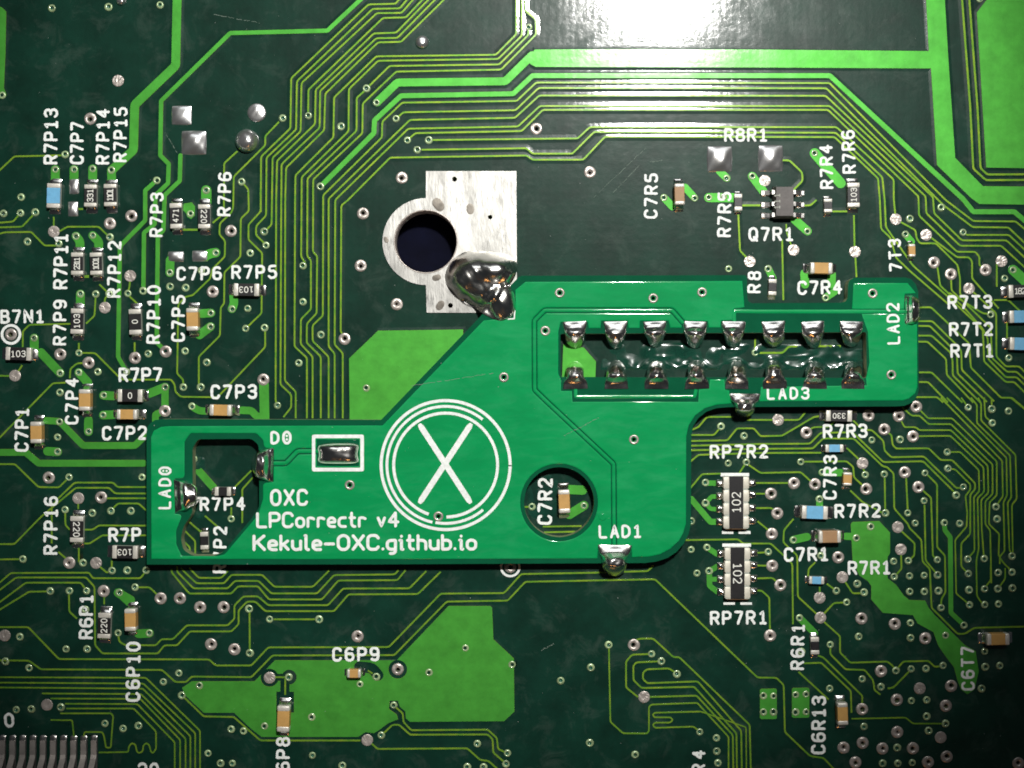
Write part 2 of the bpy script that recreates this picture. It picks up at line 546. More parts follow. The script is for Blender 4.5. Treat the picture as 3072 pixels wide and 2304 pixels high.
tile(0, 0)
A('-30,40 25,70 52,100 45,450 32,730 55,790 20,818 -30,818')
T('1470,-20 1458,545 1118,870 1108,1245 935,1405', 72)
T('3020,-30 2716,255 1910,275 1337,838 1330,1290 1400,1360 1395,1520 1290,1620 1283,1860 1195,1930 1190,2405', 34)
T('1300,1497 1205,1580 1205,1829 1008,2030 995,2060 980,2960 1045,3075', 34)
T('1497,1290 1492,1500 1366,1620 1356,1909 1310,1960 1300,2840 1345,2885', 34)
T('-20,1430 120,1298 540,1288')
T('1970,1255 1860,1355 1858,1770 1765,1850')
T('2316,1010 2201,1130 2201,1205 1940,1465 1935,1720 1920,1764 1825,1854 1820,1944 1868,1999 1865,2129 1760,2234 1745,2309 1600,2449 1540,2462 1480,2525 1470,3099 1520,3149 1520,3205')
T('2005,1508 2060,1570 2065,1750 1998,1815 1995,2129 1862,2259 1860,2519 1832,2549 1825,2784 1650,2959 1650,3205')
V('20,790 430,68 900,58 1328,42 540,1282 460,1405 615,1405 770,1400 925,1412 1300,1497 1712,1580 2005,1508 175,1635')
GR('750,985')
D('980,670')
ST('460,1405 460,1495'); ST('615,1405 615,1490'); ST('770,1400 770,1480'); ST('925,1412 928,1490'); ST('1712,1580 1712,1680', 85)
PD(615, 1545, 84, 130); PD(607, 1734, 86, 125)
TX('R7P13', 480, 1366, 484, 898, 122); TX('C7P7', 695, 1366, 700, 1008); TX('R7P14', 910, 1366, 914, 903); TX('R7P15', 1054, 1347, 1060, 888)
CH('res_blue', 387, 1520, 498, 1724, 'blue chip resistor below the printed R7P13')
CH('res', 697, 1530, 800, 1714, 'black chip resistor marked 331 below the printed R7P14', '331', 'up')
CH('res', 860, 1525, 965, 1709, 'black chip resistor below the printed R7P15 at the end of the wide trace', '1101', 'up')

tile(0, 600)
V('30,112 170,108 292,102 228,345 488,362 632,300 770,295 912,308 1580,115 2075,440 1790,437 1410,603 1670,585 1410,718 1540,728 668,780 795,780 905,778 1060,775 1187,752 1925,903 2055,900 1750,937 1747,1050 2038,1065 2195,1060 285,1145 655,1268 1230,1275 1535,1253 1715,1347 500,1435 655,1430 812,1425 1050,1425 498,1597 860,1620 1370,1552 1520,1552 1665,1552')
GR('1090,132 912,195 1915,257 1765,760 500,1280 735,1350 1120,1310 1375,1257 2185,1490 92,1115')
D('447,262 1080,630 870,893 125,1457')
T('447,140 447,215', 17); T('490,262 560,222 820,222 905,305'); T('-20,190 110,180 165,115'); T('-20,228 185,222 285,115')
T('-20,285 40,268 260,265 370,378 480,378'); T('870,880 870,820 905,780'); T('1080,660 1075,720 1060,770'); T('1065,790 1140,860')
T('825,700 905,778'); T('715,1025 785,960 795,790'); T('190,1220 190,1090 245,1035 590,1027'); T('655,1185 655,1260')
T('665,1268 790,1270 985,1465 1020,1490 1420,1490 1450,1530 1455,1590 1500,1632 1800,1636 1830,1610 2200,1220 2200,1070')
T('1118,1180 1118,1270'); T('700,1352 640,1355 585,1400 580,1480'); T('185,1370 160,1410 130,1450'); T('-20,1457 80,1460')
T('545,1515 440,1520 -20,1989')
T('2163,-100 2163,95 2062,205 2062,330 2175,440 2170,940 2045,1060')
T('1520,247 1640,247', 24); T('700,635 740,635', 30); T('650,75 690,75', 22)
A('1525,32 1590,20 1618,55 1614,130 1585,158 1555,140 1545,110 1520,85')
ST('632,300 665,345 665,385'); ST('770,295 820,345 820,385'); ST('1790,437 1740,445 1700,470', 78); ST('1410,603 1412,500'); ST('668,780 668,875')
ST('1750,937 1675,942'); ST('1747,1050 1655,1120'); ST('1925,903 1942,860 1938,800', 70); ST('285,1145 285,1230'); ST('340,1265 500,1435'); ST('655,1430 730,1515')
ST('860,1620 940,1625'); ST('1370,1552 1240,1605'); ST('1370,1552 1370,1740', 60)
PD(1460, 470, 132, 88); PD(1660, 465, 132, 92)
TX('R7P3', 1352, 310, 1360, -62, 115); TX('R7P6', 1915, 137, 1924, -232, 116); TX('R7P11', 563, 742, 568, 276, 124); TX('R7P12', 1003, 812, 1010, 340, 118)
TX('R7P9', 552, 1208, 556, 828, 116); TX('R7P10', 1330, 1195, 1336, 708, 118); TX('C7P5', 1535, 1178, 1540, 788, 118); TX('C7P6', 1463, 672, 1842, 668, 120); TX('R7P5', 1918, 660, 2300, 656, 120)
TX('DB7N1', -95, 1030, 372, 1024, 120); TX('R7P7', 982, 1514, 1350, 1510, 124); TX('C7P3', 1745, 1655, 2135, 1651, 124); TX('C7P4', 652, 1864, 657, 1478, 116)
CH('res', 1408, 25, 1508, 235, 'black chip resistor marked 471 beside the printed R7P3', '471', 'up')
CH('res', 1642, 35, 1742, 235, 'black chip resistor marked 220 beside the printed R7P6', '220', 'down')
CH('res', 588, 435, 688, 620, 'black chip resistor marked 2311 beside the printed R7P11', '2311', 'up')
CH('res', 745, 435, 845, 620, 'black chip resistor marked 1001 beside the printed R7P12', '1001', 'up')
CH('res', 585, 900, 690, 1110, 'upright black chip resistor marked 103 beside the printed R7P9', '103', 'up')
CH('res', 1068, 905, 1170, 1115, 'upright black chip resistor marked 0 beside the printed R7P10', '0', 'up')
CH('cap', 1543, 895, 1643, 1085, 'tan chip capacitor beside the printed C7P5')
CH('res', 1938, 692, 2148, 796, 'black chip resistor marked 103 below the printed R7P5', '103', 'left')
CH('res', 45, 1222, 258, 1330, 'black chip resistor marked 103 below the white ring at the left edge', '103', 'right')
CH('res', 975, 1570, 1180, 1675, 'black chip resistor marked 0 below the printed R7P7', '0', 'right')
CH('cap', 650, 1570, 748, 1749, 'tan chip capacitor beside the printed C7P4')

tile(0, 1200)
V('858,125 1592,52 735,262 495,182 478,308 480,430 572,640 1178,640 540,910 765,937 920,920 1085,920 190,1320 688,1350 928,1415 1055,1413 1212,1413 1120,1553 417,1585 575,1583 718,1583 990,1597 1918,985 1605,490')
GR('1368,90 405,645 840,808 575,1350 860,1585 1333,1645 1493,1645')
D('650,815 797,1352')
T('375,170 495,178 690,378 1120,378 1230,270 1290,210 1290,120 1368,90', 55)
T('-20,435 215,435 320,525 1190,525', 55)
T('-20,532 125,532 320,722 490,725 570,645')
T('-20,1195 120,1195 340,970 630,728 905,728 955,775 1240,775')
T('430,1190 430,880 480,820 620,685 940,685 975,722 1240,722')
T('880,815 1240,815'); T('930,905 980,858 1150,858 1230,930'); T('540,910 545,1040 580,1075'); T('650,850 650,905', 17)
T('700,1075 770,1075 820,1040 1240,1042'); T('700,1190 745,1190 850,1122 1240,1122'); T('485,1260 555,1320'); T('655,1225 655,1340 690,1350'); T('928,1330 928,1410'); T('815,1370 885,1430 928,1420')
T('-20,1322 190,1320'); T('-20,1530 90,1435 740,1432 770,1478 1165,1478 1212,1420')
T('-20,1590 135,1472 715,1472 785,1550 790,2034 850,2102 1310,2102 1365,2034 1470,2034 1575,1919 1920,1919 1980,1859 1980,1744 2050,1672 2120,1672 2201,1751 2771,1751 2891,1612 3466,1609 3656,1424')
T('-20,1690 215,1515 670,1515 718,1575'); T('-20,1750 210,1610 240,1590 417,1587'); T('1120,1553 1240,1553 1333,1640')
T('1425,1400 1425,1430 1570,1605 1920,1605 1975,1545 2140,1545 2231,1654 2671,1654 2806,1497 3296,1494 3366,1410')
T('1470,1380 1470,1425 1605,1562 1890,1562 1950,1500 2145,1500 2251,1604 2631,1604 2771,1452 3276,1446 3306,1410')
T('1500,1390 1530,1425 1630,1520 1860,1520 1920,1450 2175,1450 2276,1549 2596,1549 2731,1414')
T('1570,1390 1600,1425 1650,1475 1835,1475 1890,1420')
T('1615,550 1770,725', 62); T('2085,585 1950,720'); T('2100,640 2010,740 2010,1020'); T('1920,890 1918,985'); T('1700,960 1810,1055'); T('1570,1010 1685,1110'); T('1535,1085 1620,1170 1620,1280'); T('1500,1150 1575,1220 1575,1290')
ST('1592,52 1650,88 1700,92', 60); ST('2000,85 2085,88 2130,135 2195,140', 62); ST('2190,-130 2196,180', 80); ST('735,262 735,170'); ST('480,430 395,425'); ST('858,125 940,122'); ST('990,1597 1080,1680')
TX('C7P1', 238, 432, 243, 64, 120); TX('C7P2', 845, 338, 1222, 333, 122); TX('R7P16', 480, 1286, 484, 798, 122); TX('R7P', 898, 1182, 1172, 1178, 122); TX('R7P4', 1655, 926, 2037, 920, 120); TX('R7P2', 1880, 1440, 1886, 1048, 118)
CH('cap', 965, 78, 1136, 162, 'tan chip capacitor above the printed C7P2')
CH('cap', 248, 180, 345, 360, 'tan chip capacitor beside the printed C7P1')
CH('cap', 1735, 38, 1920, 132, 'tan chip capacitor below the printed C7P3')
CH('res', 580, 965, 690, 1180, 'upright black chip resistor marked 220 beside the printed R7P16', '220', 'down')
CH('res', 930, 1210, 1140, 1316, 'black chip resistor marked 103 at the left edge of the small green board', '103', 'left')
CH('res_small', 1780, 722, 1915, 796, 'tiny black chip resistor above the printed R7P4 in the five-sided cutout')
CH('res_small', 1660, 1095, 1727, 1240, 'tiny upright black chip resistor at the foot of the five-sided cutout')

tile(0, 1704)
V('708,345 980,538 1240,540 548,672 722,672 165,570 2065,338 2073,705 1483,872 1355,945 1655,975 1508,1057 240,828 45,775 505,1155 870,1290 1020,1332 1148,1308 1918,1337 2020,1352 2195,1310 1725,1537 1830,1620 1928,1620 260,1170 135,1175')
GR('1333,257 1495,260 1660,325 1855,325 1750,632 1945,675')
D('390,1135 40,560')
T('865,220 865,300', 17); T('573,200 575,360 640,420')
T('980,545 990,610 1040,640 1295,640 1340,590 1435,590 1550,475 1890,475 1945,420 1945,310 2020,235 2140,235 2226,308 2721,308 2846,170 3396,168 3536,25')
T('2070,350 2073,690')
T('-20,490 235,490 490,755 1735,758 1790,808 2085,808 2226,658 3226,655 3656,212 4181,208 4323,50 4950,38 5373,25 5420,-20')
T('-20,765 240,768 340,840 1345,845 1455,945 1545,945 1590,900 2085,905 2261,725 3271,722 3706,278 4211,270 4357,114 5433,93 6283,908 6440,910 6500,970 6510,1360 6720,1560 6830,1575 6920,1670')
T('-20,905 1210,910 1660,1350 1660,1690', 17); T('-20,950 1190,958 1620,1370 1620,1690', 17); T('-20,990 1185,1000 1580,1395 1580,1690', 17)
T('350,1040 1170,1045 1540,1415 1540,1690', 17); T('420,1082 1165,1085 1495,1425 1495,1690', 17); T('540,1125 1140,1128 1450,1445 1450,1690', 17)
T('550,1165 1110,1165 1295,1355 1295,1500 1270,1535 1250,1520 1240,1470 1215,1450 1190,1470 1185,1520 1155,1535 1135,1520 1125,1465 1095,1450 1070,1480 1065,1525 820,1530', 17)
T('500,1205 925,1205 940,1230 930,1350 920,1490 880,1490 865,1400 850,1360 700,1360 695,1400', 17); T('420,1260 600,1262 615,1400', 17)
T('1520,1065 1690,1230 1940,1235 2160,1430 2990,1430')
ST('980,205 1085,265'); ST('1240,540 1150,545')
TX('R6P1', 773, 592, 777, 218, 122); TX('C6P10', 1163, 1112, 1168, 612, 124); TX('20', 1140, 1735, 1320, 1735, 122); TX('O', 40, 1330, 110, 1322, 125)
CH('res', 810, 375, 916, 585, 'upright black chip resistor marked 220 beside the printed R6P1', '220', 'up')
CH('cap', 1030, 340, 1126, 526, 'tan chip capacitor above the printed C6P10')

tile(760, 0)
T('1240,-40 1180,32 955,38 315,650 308,1065 65,1300 62,1759')
T('1290,-20 1215,70 990,75 362,675 355,1075 110,1308 106,1789 25,1874 22,1949 105,2030')
T('1340,-20 1230,108 1025,110 400,690 393,1090 160,1310 152,1864 95,1920')
T('1420,-20 1265,145 1075,150 458,745 455,955')
T('1470,-20 1185,272 1000,278 518,745 512,1030 197,1335 190,1660 185,3318 198,3360')
T('1525,-20 1195,315 1020,318 555,755 550,1060 235,1362 232,1660 225,3189 315,3274 315,3378 250,3460')
T('1600,-20 1225,348 1035,352 597,778 588,1080 272,1392 265,1660 262,3159 352,3249 352,3470')
T('2181,-20 2181,285 2012,455 1020,468 670,810 665,1140 350,1455 347,1660 342,2874 445,2969 445,3470')
T('2226,-20 2228,295 2030,490 1035,505 793,740 790,1090 402,1470 397,2129 430,2180')
T('2281,225 2281,290 2040,535 1130,548 945,730')
T('940,740 858,812 857,1085 450,1480 447,2124 478,2159 478,2564 395,2649 393,2854 492,2959 492,3470')
T('2256,-20 2256,90 2341,160 2346,285 2055,578 1185,595 908,860 905,1105 497,1490 495,2089 530,2124 525,2599 445,2684 443,2844 560,2959 560,3470')
T('1025,850 1195,685 2090,675 2310,460', 65)
T('575,1530 1000,1105 1005,1000 1225,795 2155,778 2316,628 4781,628 5887,1652 5971,1757 6312,1757 6432,1860', 40)
T('4778,690 2346,685 2185,838 1235,852 1070,1010 1067,1140 580,1620 577,2619 492,2699 492,2829 625,2959 625,3470')
T('4778,690 5741,1659 5971,1834 6322,1837 6432,1930')
T('1185,985 1245,932 2175,915 2366,730 4752,733 5721,1700 5966,1884 6262,1887 6432,2050')
T('6432,2170 6246,1994 5876,1994 5646,1769 5636,1635 4747,795 2371,793 2170,978 1300,995 625,1650 625,2874 675,2934 675,3470')
T('6432,2250 6202,2039 5862,2039 5581,1769 5576,1630 4781,880 2376,880 2195,1050 1285,1068 680,1659 675,2859 742,2929 742,3470')
T('1278,1162 1345,1105 2225,1088 2401,912 4766,912 5516,1630 5521,1789 5836,2089 5986,2089 6021,2129 6021,2199 6072,2235')
T('1465,1162 2691,1148 2791,1055 4836,1055 5311,1490 5311,1650 5327,1810')
T('1365,1243 2266,1230 2316,1275 2646,1275 2826,1095 4831,1102 5216,1470 5236,1659 5246,1884 5471,2204 5781,2479 5981,2669 6051,2739 6051,2809')
T('780,1665 1135,1308 2266,1290 2316,1325 2736,1325 2916,1135 4821,1138 5181,1480 5196,1659 5206,1899 5281,1969 5331,2139 5446,2249 5771,2529')
T('780,1665 730,1704 725,2749 757,2800')
V('243,980 457,960 727,1048 940,733 1020,852 1185,985 1278,1162 1455,1162 1360,1243 557,1545')
tile(760, 600)
V('90,262 105,375 412,545 412,845 560,1117 377,1352 938,1560')
GR('757,1152 1232,-184 910,112 890,545 1190,865')
A('1035,1085 1740,1075 1740,1830 800,1830 795,1315')
tile(760, 1200)
V('200,45')
tile(760, 1704)
T('150,425 530,425'); V('135,425 545,425 1760,663 1458,865 2145,800 295,905 1020,903 885,962 485,1235 97,1310 1165,1137 1062,1387 1858,1457 490,1555 738,1640 2108,1535 2095,1625 1910,1650 1775,1650')
GR('865,567 1198,840'); D('135,910 945,1427')
T('160,905 290,905'); T('265,915 265,1050'); T('1165,1140 1240,1205 1245,1275 1310,1345 1945,1340 2020,1410 2030,1500 2105,1535'); T('1070,1380 1155,1300 1210,1300 1300,1382 1945,1380 1985,1420 1990,1530 2095,1620'); T('960,1435 1030,1500 1775,1495 1880,1590 1950,1600 2030,1670')
AREAS.append((pts('-590,995 -510,940 10,940 180,765 1190,765 1620,315 1965,315 1980,330 1990,590 2160,750 2165,1190 2080,1270 1300,1275 1265,1245 1262,1190 1215,1150 1200,1100 1130,1100 1125,1170 1190,1215 1200,1255 1120,1285 1040,1345 1000,1370 930,1360 870,1400 70,1400 -10,1340 -160,1200 -410,1200 -560,1060'),
              [('c', S(135, 910), 75), ('c', S(1198, 840), 78), ('b', pts('295,905 140,908'), 60), ('c', S(298, 905), 62), ('b', pts('262,930 262,1070'), 78), ('p', pts('190,1025 338,1025 338,1200 190,1200'), 0), ('b', pts('880,820 985,830 1035,890'), 92)]))
TX('C6P9', 653, 780, 1048, 776, 124); TX('C6P8', 303, 1790, 307, 1402, 120)
CH('cap_small', 775, 842, 892, 914, 'tiny brown chip capacitor below the printed C6P9')
CH('cap', 195, 1145, 300, 1362, 'tan chip capacitor on the large copper area above the printed C6P8')
T('990,875 950,850', 17)

tile(1520, 0)
V('185,225 1825,1478 2035,1462 1305,1640 1558,1642 1675,1640 1800,1632')
GR('245,1068 690,1428'); D('2140,1500')
ST('1765,1420 1825,1478', 62); ST('2035,1462 2130,1590', 70); ST('1480,1555 1558,1642', 60); ST('1305,1640 1375,1715', 62); ST('1675,1640 1900,1640', 75)
TX('R8R1', 1803, 1180, 2168, 1178, 118); TX('C7R5', 1253, 1816, 1258, 1438, 118)
CH('cap_brown', 1393, 1520, 1478, 1699, 'brown chip capacitor beside the printed C7R5')
tile(1520, 600)
T('1920,110 1935,420 2010,500'); T('1950,45 2115,45', 22); V('1840,570 2060,1265'); D('2017,510')
T('2060,1150 2060,1260'); A('470,1200 640,1225 740,1340 735,1470 460,1470')
T('2060,1268 2289,1268 2339,1215 2770,1212', 22)
TX('R7R5', 1863, 310, 1868, -68, 120); TX('R8', 2110, 775, 2114, 590, 116)
CH('res_small', 1890, -52, 1955, 88, 'tiny upright black chip resistor between printed R7R5 and the six-legged chip')
tile(1520, 1200)
V('1778,218 1968,298 1838,525 1988,515 1650,685 1650,855 1530,1240 1660,1222 1680,1418 1578,1437 210,885 640,875 1530,1005')
T('1500,260 1590,225 1660,140 1880,140'); T('1990,165 2240,165'); T('1500,290 1720,290 1775,225'); T('1500,340 1830,335 1910,235 2050,235 2105,300 2284,296 2549,140 2590,135')
T('1500,380 2080,365 2514,362 2604,272 2869,268 3124,515 3454,508 3729,780'); T('1500,418 2080,405 2539,402 2624,318 2879,320 3119,550 3154,555 3209,610 3214,900 3329,1030 3339,1060 3439,1160 3449,1340 3509,1400 3524,1724 3739,1939 3799,1939 3879,1889 4310,1879')
T('1500,530 1590,455 2080,440 2609,437'); T('1985,520 1920,620'); T('1995,530 2105,605 2439,598 2540,690'); T('1500,760 1620,615 1775,610')
T('2060,688 2360,688'); T('2065,777 2180,777'); T('2065,897 2190,895 2235,925'); T('2080,1005 2190,1095'); T('1440,1162 1920,1155 1960,1190 2190,1190 2319,1310 2369,1360 2374,1860')
T('2070,1268 2165,1262'); T('2075,1372 2180,1374'); T('2075,1480 2204,1475 2265,1530'); T('2080,1580 2114,1580 2178,1639 2184,1940')
ST('1530,820 1690,1010 1745,1010', 50); ST('1650,688 1740,690', 45); ST('1650,855 1700,800 1745,800', 36); ST('1655,860 1690,902 1745,906', 36); ST('1660,1222 1745,1278', 45); ST('1680,1420 1750,1378', 45); ST('1680,1420 1682,1540 1750,1592', 45); ST('1685,1486 1750,1486', 40)
ST('520,742 630,748', 76); ST('640,875 520,950', 76); T('300,1050 620,1045'); T('310,1097 570,1091'); T('150,887 210,885')
TX('RP7R2', 1684, 492, 2172, 486, 120); TX('C7R2', 378, 1037, 384, 648, 126)
CH('cap', 430, 745, 526, 940, 'tan chip capacitor in the round cutout beside the printed C7R2')
tile(1520, 1704)
V('845,637 1202,713 1282,773 1412,880 698,825 448,935 690,1450 1065,1547 1602,1360 1740,1410 1743,1520 1752,1617'); GR('1055,638 2185,560'); D('1140,1070')
T('848,650 853,940 860,1275 965,1370 1165,1372 1180,1350 1180,1150 1200,1132 1580,1118 1840,1400 1840,1690', 17)
T('1065,600 1110,585 1215,585 1385,740 1430,738 2015,1300 2025,1690'); T('1195,713 1040,718 990,775 990,990 1090,1070'); T('1150,1070 1575,1058 1875,1385 1880,1690')
T('1275,773 1075,782 1050,810 1052,930 1120,995 1555,985 1905,1370 1910,1690'); T('1405,870 1345,832 1160,840 1130,870 1130,920 1165,955 1585,940 1945,1350 1950,1690'); T('1585,1190 1610,1190 1985,1320 1988,1690', 14)
T('1600,1190 1230,1200 1210,1215 1225,1238 1360,1238 1378,1260 1355,1282 1230,1282 1212,1300 1230,1325 1550,1315 1600,1355', 17)
TX('RP7R1', 1686, 476, 2166, 470, 120); TX('R4', 1648, 1705, 1652, 1512, 116)

tile(2272, 0)
A('-1899,480 -1845,412 -1000,408 0,412 1422,425 1398,-30 1552,-30 1585,520 1640,1310 1870,1545 2240,1548 2240,1697 1840,1692 1770,1640 1490,1370 1440,568 0,560 -1840,555 -1885,530')
A('1925,-30 2240,-30 2240,1395 1898,1390 1820,105')
T('1695,-30 1765,900 1790,1400 1895,1495 2240,1493', 22); T('1755,-30 1825,900 1850,1395 1905,1448 2240,1446', 22)
V('475,1272 1845,-8'); ST('475,1272 690,1520', 84); T('205,1330 265,1330 370,1430 375,1500 290,1585', 20)
TX('R7R4', 636, 1567, 626, 1198, 116); TX('R7R6', 822, 1440, 808, 1075, 116)
tile(2272, 600)
V('1265,155 1525,62 1705,268 1228,285 415,258 90,570 2120,580 2050,650 565,810 1935,948 2085,1310'); GR('1465,518 1605,615 1893,580'); D('1148,160 300,415 810,430 1400,290 1755,735 2025,508')
T('205,330 215,830'); T('800,125 806,420'); T('810,440 822,640'); T('600,95 745,95', 20); T('375,45 440,45 490,0', 20); T('240,200 240,260 290,400', 16)
T('1155,165 1310,250 1320,320 1350,360 1480,360 1660,540 1680,650 1680,780 1730,830'); T('1410,290 1655,475 1755,475 1780,510 1780,650 2000,900'); T('1705,270 1740,290 2085,290 2240,435'); T('1490,540 1515,710 1720,900 1870,1070 1910,1150 1915,1320 2060,1470 2150,1470 2240,1560'); T('1605,640 1610,750 1800,930 1935,1060 1945,1310 2070,1425 2150,1425 2240,1510')
T('1340,890 1440,890 1620,1060 1755,1190 1770,1390 2020,1640 2110,1640 2240,1750'); T('1330,1005 1450,1005 1640,1190 1690,1250 1695,1410 1963,1670'); T('1330,1045 1430,1045 1600,1215 1655,1290 1660,1440 1903,1675'); T('1330,1125 1445,1125 1600,1265 1618,1330 1620,1455 1850,1680'); T('1330,1175 1410,1175 1565,1320 1570,1450 1790,1680')
T('1870,1080 1880,1340 2060,1510 2130,1510 2240,1620'); T('1765,740 1980,940 1982,1300 2060,1380 2170,1380 2240,1450'); T('1340,1430 1445,1430 1700,1680'); T('1340,1510 1415,1510 1580,1680'); T('1310,1635 1490,1635 1540,1680'); T('1960,830 2080,830 2240,980'); T('1985,530 1985,720'); T('2070,1010 2070,1150'); T('1590,770 1870,940 1935,948')
ST('1228,285 1278,345', 56); ST('415,258 310,165', 72); ST('90,570 128,650', 60); ST('2120,580 2240,690', 84); ST('390,610 395,700', 70); ST('615,610 615,700', 70); ST('565,810 640,760', 60)
TX('7T3', 1205, 592, 1192, 318, 112); TX('C7R4', 332, 790, 706, 784, 122); TX('R7T3', 1578, 910, 1952, 904, 120); TX('R7T2', 1590, 1134, 1958, 1130, 120); TX('R7T1', 1600, 1312, 1966, 1308, 120); TX('Q7R1', -75, 345, 306, 343, 122)
CH('res_small', 553, -12, 622, 102, 'tiny upright black chip resistor below the printed R7R4')
CH('res', 748, -144, 850, 58, 'upright black chip resistor marked 103 below the printed R7R6', '103', 'up')
CH('cap_small', 1255, 363, 1314, 472, 'tiny tan chip capacitor beside the printed 7T3')
CH('cap', 440, 517, 627, 612, 'tan chip capacitor above the printed C7R4')
CH('res_small', 93, 655, 160, 790, 'tiny upright black chip resistor at the notch of the small green board')
CH('res', 2085, 702, 2300, 808, 'black chip resistor cut by the right edge beside printed R7T3', '1821', 'right')
CH('res_blue', 2092, 915, 2302, 1018, 'blue chip resistor cut by the right edge beside printed R7T2')
CH('res_blue', 2095, 1142, 2305, 1246, 'blue chip resistor cut by the right edge beside printed R7T1')
tile(2272, 1200)
V('1748,62 1945,75 2082,92 1948,190 1182,328 950,332 1575,432 1580,568 360,512 537,600 895,620 1052,615 1390,605 1708,722 1648,790 1383,835 515,822 1062,938 1247,937 1308,1022 1550,1018 1678,1025 1978,885 1988,987 298,1160 820,1143 938,1050 90,1260 525,1290 1130,1338 1252,1333 1492,1325 1745,1320 1882,1315 2112,1295 1135,1465 1262,1460 1383,1455 1495,1452 1750,1440 1997,1432 2112,1428 828,1525 655,1583 885,1595 1263,1590 1385,1588 1502,1583 1755,1575 1885,1567 1995,1565 2115,1560')
GR('1317,55 1173,133 922,128 1053,243 405,270 1290,302 303,690 478,698 112,777 165,940 120,1110 1223,600 1335,722 903,738 670,1305 123,1375 190,1535'); D('172,165 872,525 1165,1055 1190,1240 705,1470 517,1640')
T('190,165 345,165 400,100'); T('420,250 470,225 590,222 640,180', 17); T('790,165 870,245 950,250 1045,340 1055,420 1110,475 1380,468 1650,730 1700,730'); T('1060,260 1112,290 1120,370 1150,403 1420,400 1520,498 1615,498 1805,690 1805,740 1765,785 1765,1110 1690,1190 1690,1380 1745,1435')
T('1330,65 1415,152 1615,152 1985,510 1985,790 1925,850 1920,1030 2005,1110 2000,1290 2040,1350 2110,1420', 17); T('1200,60 1280,130 1345,130 1420,200 1605,200 1950,535 1950,780 1890,840 1890,1030 1930,1080 1940,1520', 17); T('1185,160 1220,225 1310,225 1345,250 1605,250 1910,545 1915,770 1855,830 1860,1060 1875,1270 1882,1310', 17)
T('1300,300 1600,297 1875,560 1880,760 1825,815 1835,1230 1815,1330 1820,1624 1865,1690', 17); T('1580,432 1680,430 1835,580 1840,755 1795,805 1800,1250 1750,1310', 17); T('1585,568 1640,575 1765,700 1765,745 1725,795 1740,940 1735,1050 1640,1160 1648,1604 1745,1685', 17)
T('1520,-20 2030,505 2035,800 1985,870', 17); T('1570,-20 2065,480 2070,790 2040,850 2050,1250 2010,1300 2010,1360', 17); T('1770,-20 1820,40 1820,190 2095,460 2105,810 2075,850 2090,1240 2112,1290', 17); T('1830,-20 1855,30 1855,170 2140,455 2150,820 2110,870 2118,1270', 17); T('1880,-20 1890,140 1945,185', 17); T('1940,-20 1945,60', 17); T('1690,-20 1740,50', 17); T('2100,-20 2240,95', 17)
T('370,512 740,508 795,555 800,640 890,725'); T('720,398 745,400 860,510'); T('300,985 220,1080 215,1180 330,1290 335,1630 480,1764 520,1800'); T('480,1345 425,1400 420,1465'); T('770,750 870,845 1040,938 1062,938'); T('1055,625 1060,930'); T('1232,620 1247,930'); T('1400,610 1490,700 1490,1220 1555,1290 1560,1594 1525,1654 1523,1720'); T('1360,740 1440,810 1455,1290 1490,1325'); T('1385,845 1395,1330 1490,1445'); T('1175,1070 1305,1190 1300,1290 1255,1333'); T('1190,1250 1195,1400 1140,1460')
T('1550,1025 1555,1080 1600,1140 1605,1764 1710,1865', 38); T('875,560 893,615', 17)
ST('537,600 690,602', 62); ST('515,822 515,880', 56); ST('298,1160 410,1135', 66); ST('735,1130 800,1132', 60)
AREAS.append((pts('775,1030 790,1012 1010,1005 1100,1100 1100,1270 1080,1300 1075,1390 1080,1480 1150,1534 1215,1624 1260,1659 1390,1664 1420,1724 1470,1784 1620,1934 1720,2034 1810,2084 1835,2250 1800,2400 1740,2440 1690,2400 1660,2324 1630,2214 1560,2124 1500,2034 1460,1924 1330,1854 1290,1784 1040,1764 945,1654 945,1544 920,1504 845,1454 790,1330'), []))
TX('R7R3', 543, 322, 917, 316, 122); TX('C7R3', 660, 828, 664, 456, 118); TX('R7R2', 640, 985, 1026, 978, 122); TX('C7R1', 220, 1345, 597, 1338, 122); TX('R7R1', 750, 1455, 1112, 1448, 120)
CH('res', 570, 85, 787, 178, 'black chip resistor marked 330 above the printed R7R3', '330', 'left')
CH('res_blue_small', 565, 370, 716, 432, 'small blue chip resistor below the printed R7R3')
CH('cap_small', 713, 600, 787, 712, 'small tan chip capacitor beside the printed C7R3')
CH('res_blue', 370, 880, 586, 987, 'blue chip resistor beside the printed R7R2')
CH('cap_brown', 510, 1085, 697, 1187, 'brown chip capacitor above the printed C7R1')
CH('res_blue_small', 430, 1465, 556, 1527, 'small blue chip resistor below the printed C7R1')
tile(2272, 1704)
V('660,190 740,283 350,413 840,568 605,635 365,695 1270,455 1270,580 1523,330 1560,557 1713,475 1760,305 1885,303 2000,298 1150,850 1275,838 1398,835 1540,808 870,920 1025,985 600,1000 1278,1100 1405,1095 50,1060 133,1060 50,1195 133,1195 318,1050 402,1045 318,1195 402,1193 885,1315 1405,1230 1420,1350 1560,1290 1160,1490 1040,1620 1165,1620 1285,1615 1885,690 1890,820 2010,810 1860,1000')
GR('863,418 1140,463 1393,583 103,560 1025,855 1607,978 868,1170 1157,1093 1563,1142 1160,1360 715,1490 873,1450 1037,1497 1290,1495 813,1612 1415,1610 1570,1565 2165,1620'); D('523,412 1347,998 1520,1405')
A('22,1012 32,1002 150,1000 160,1010 160,1245 150,1252 32,1252 22,1242'); A('287,1005 297,995 420,993 430,1003 430,1232 420,1240 297,1242 287,1232')
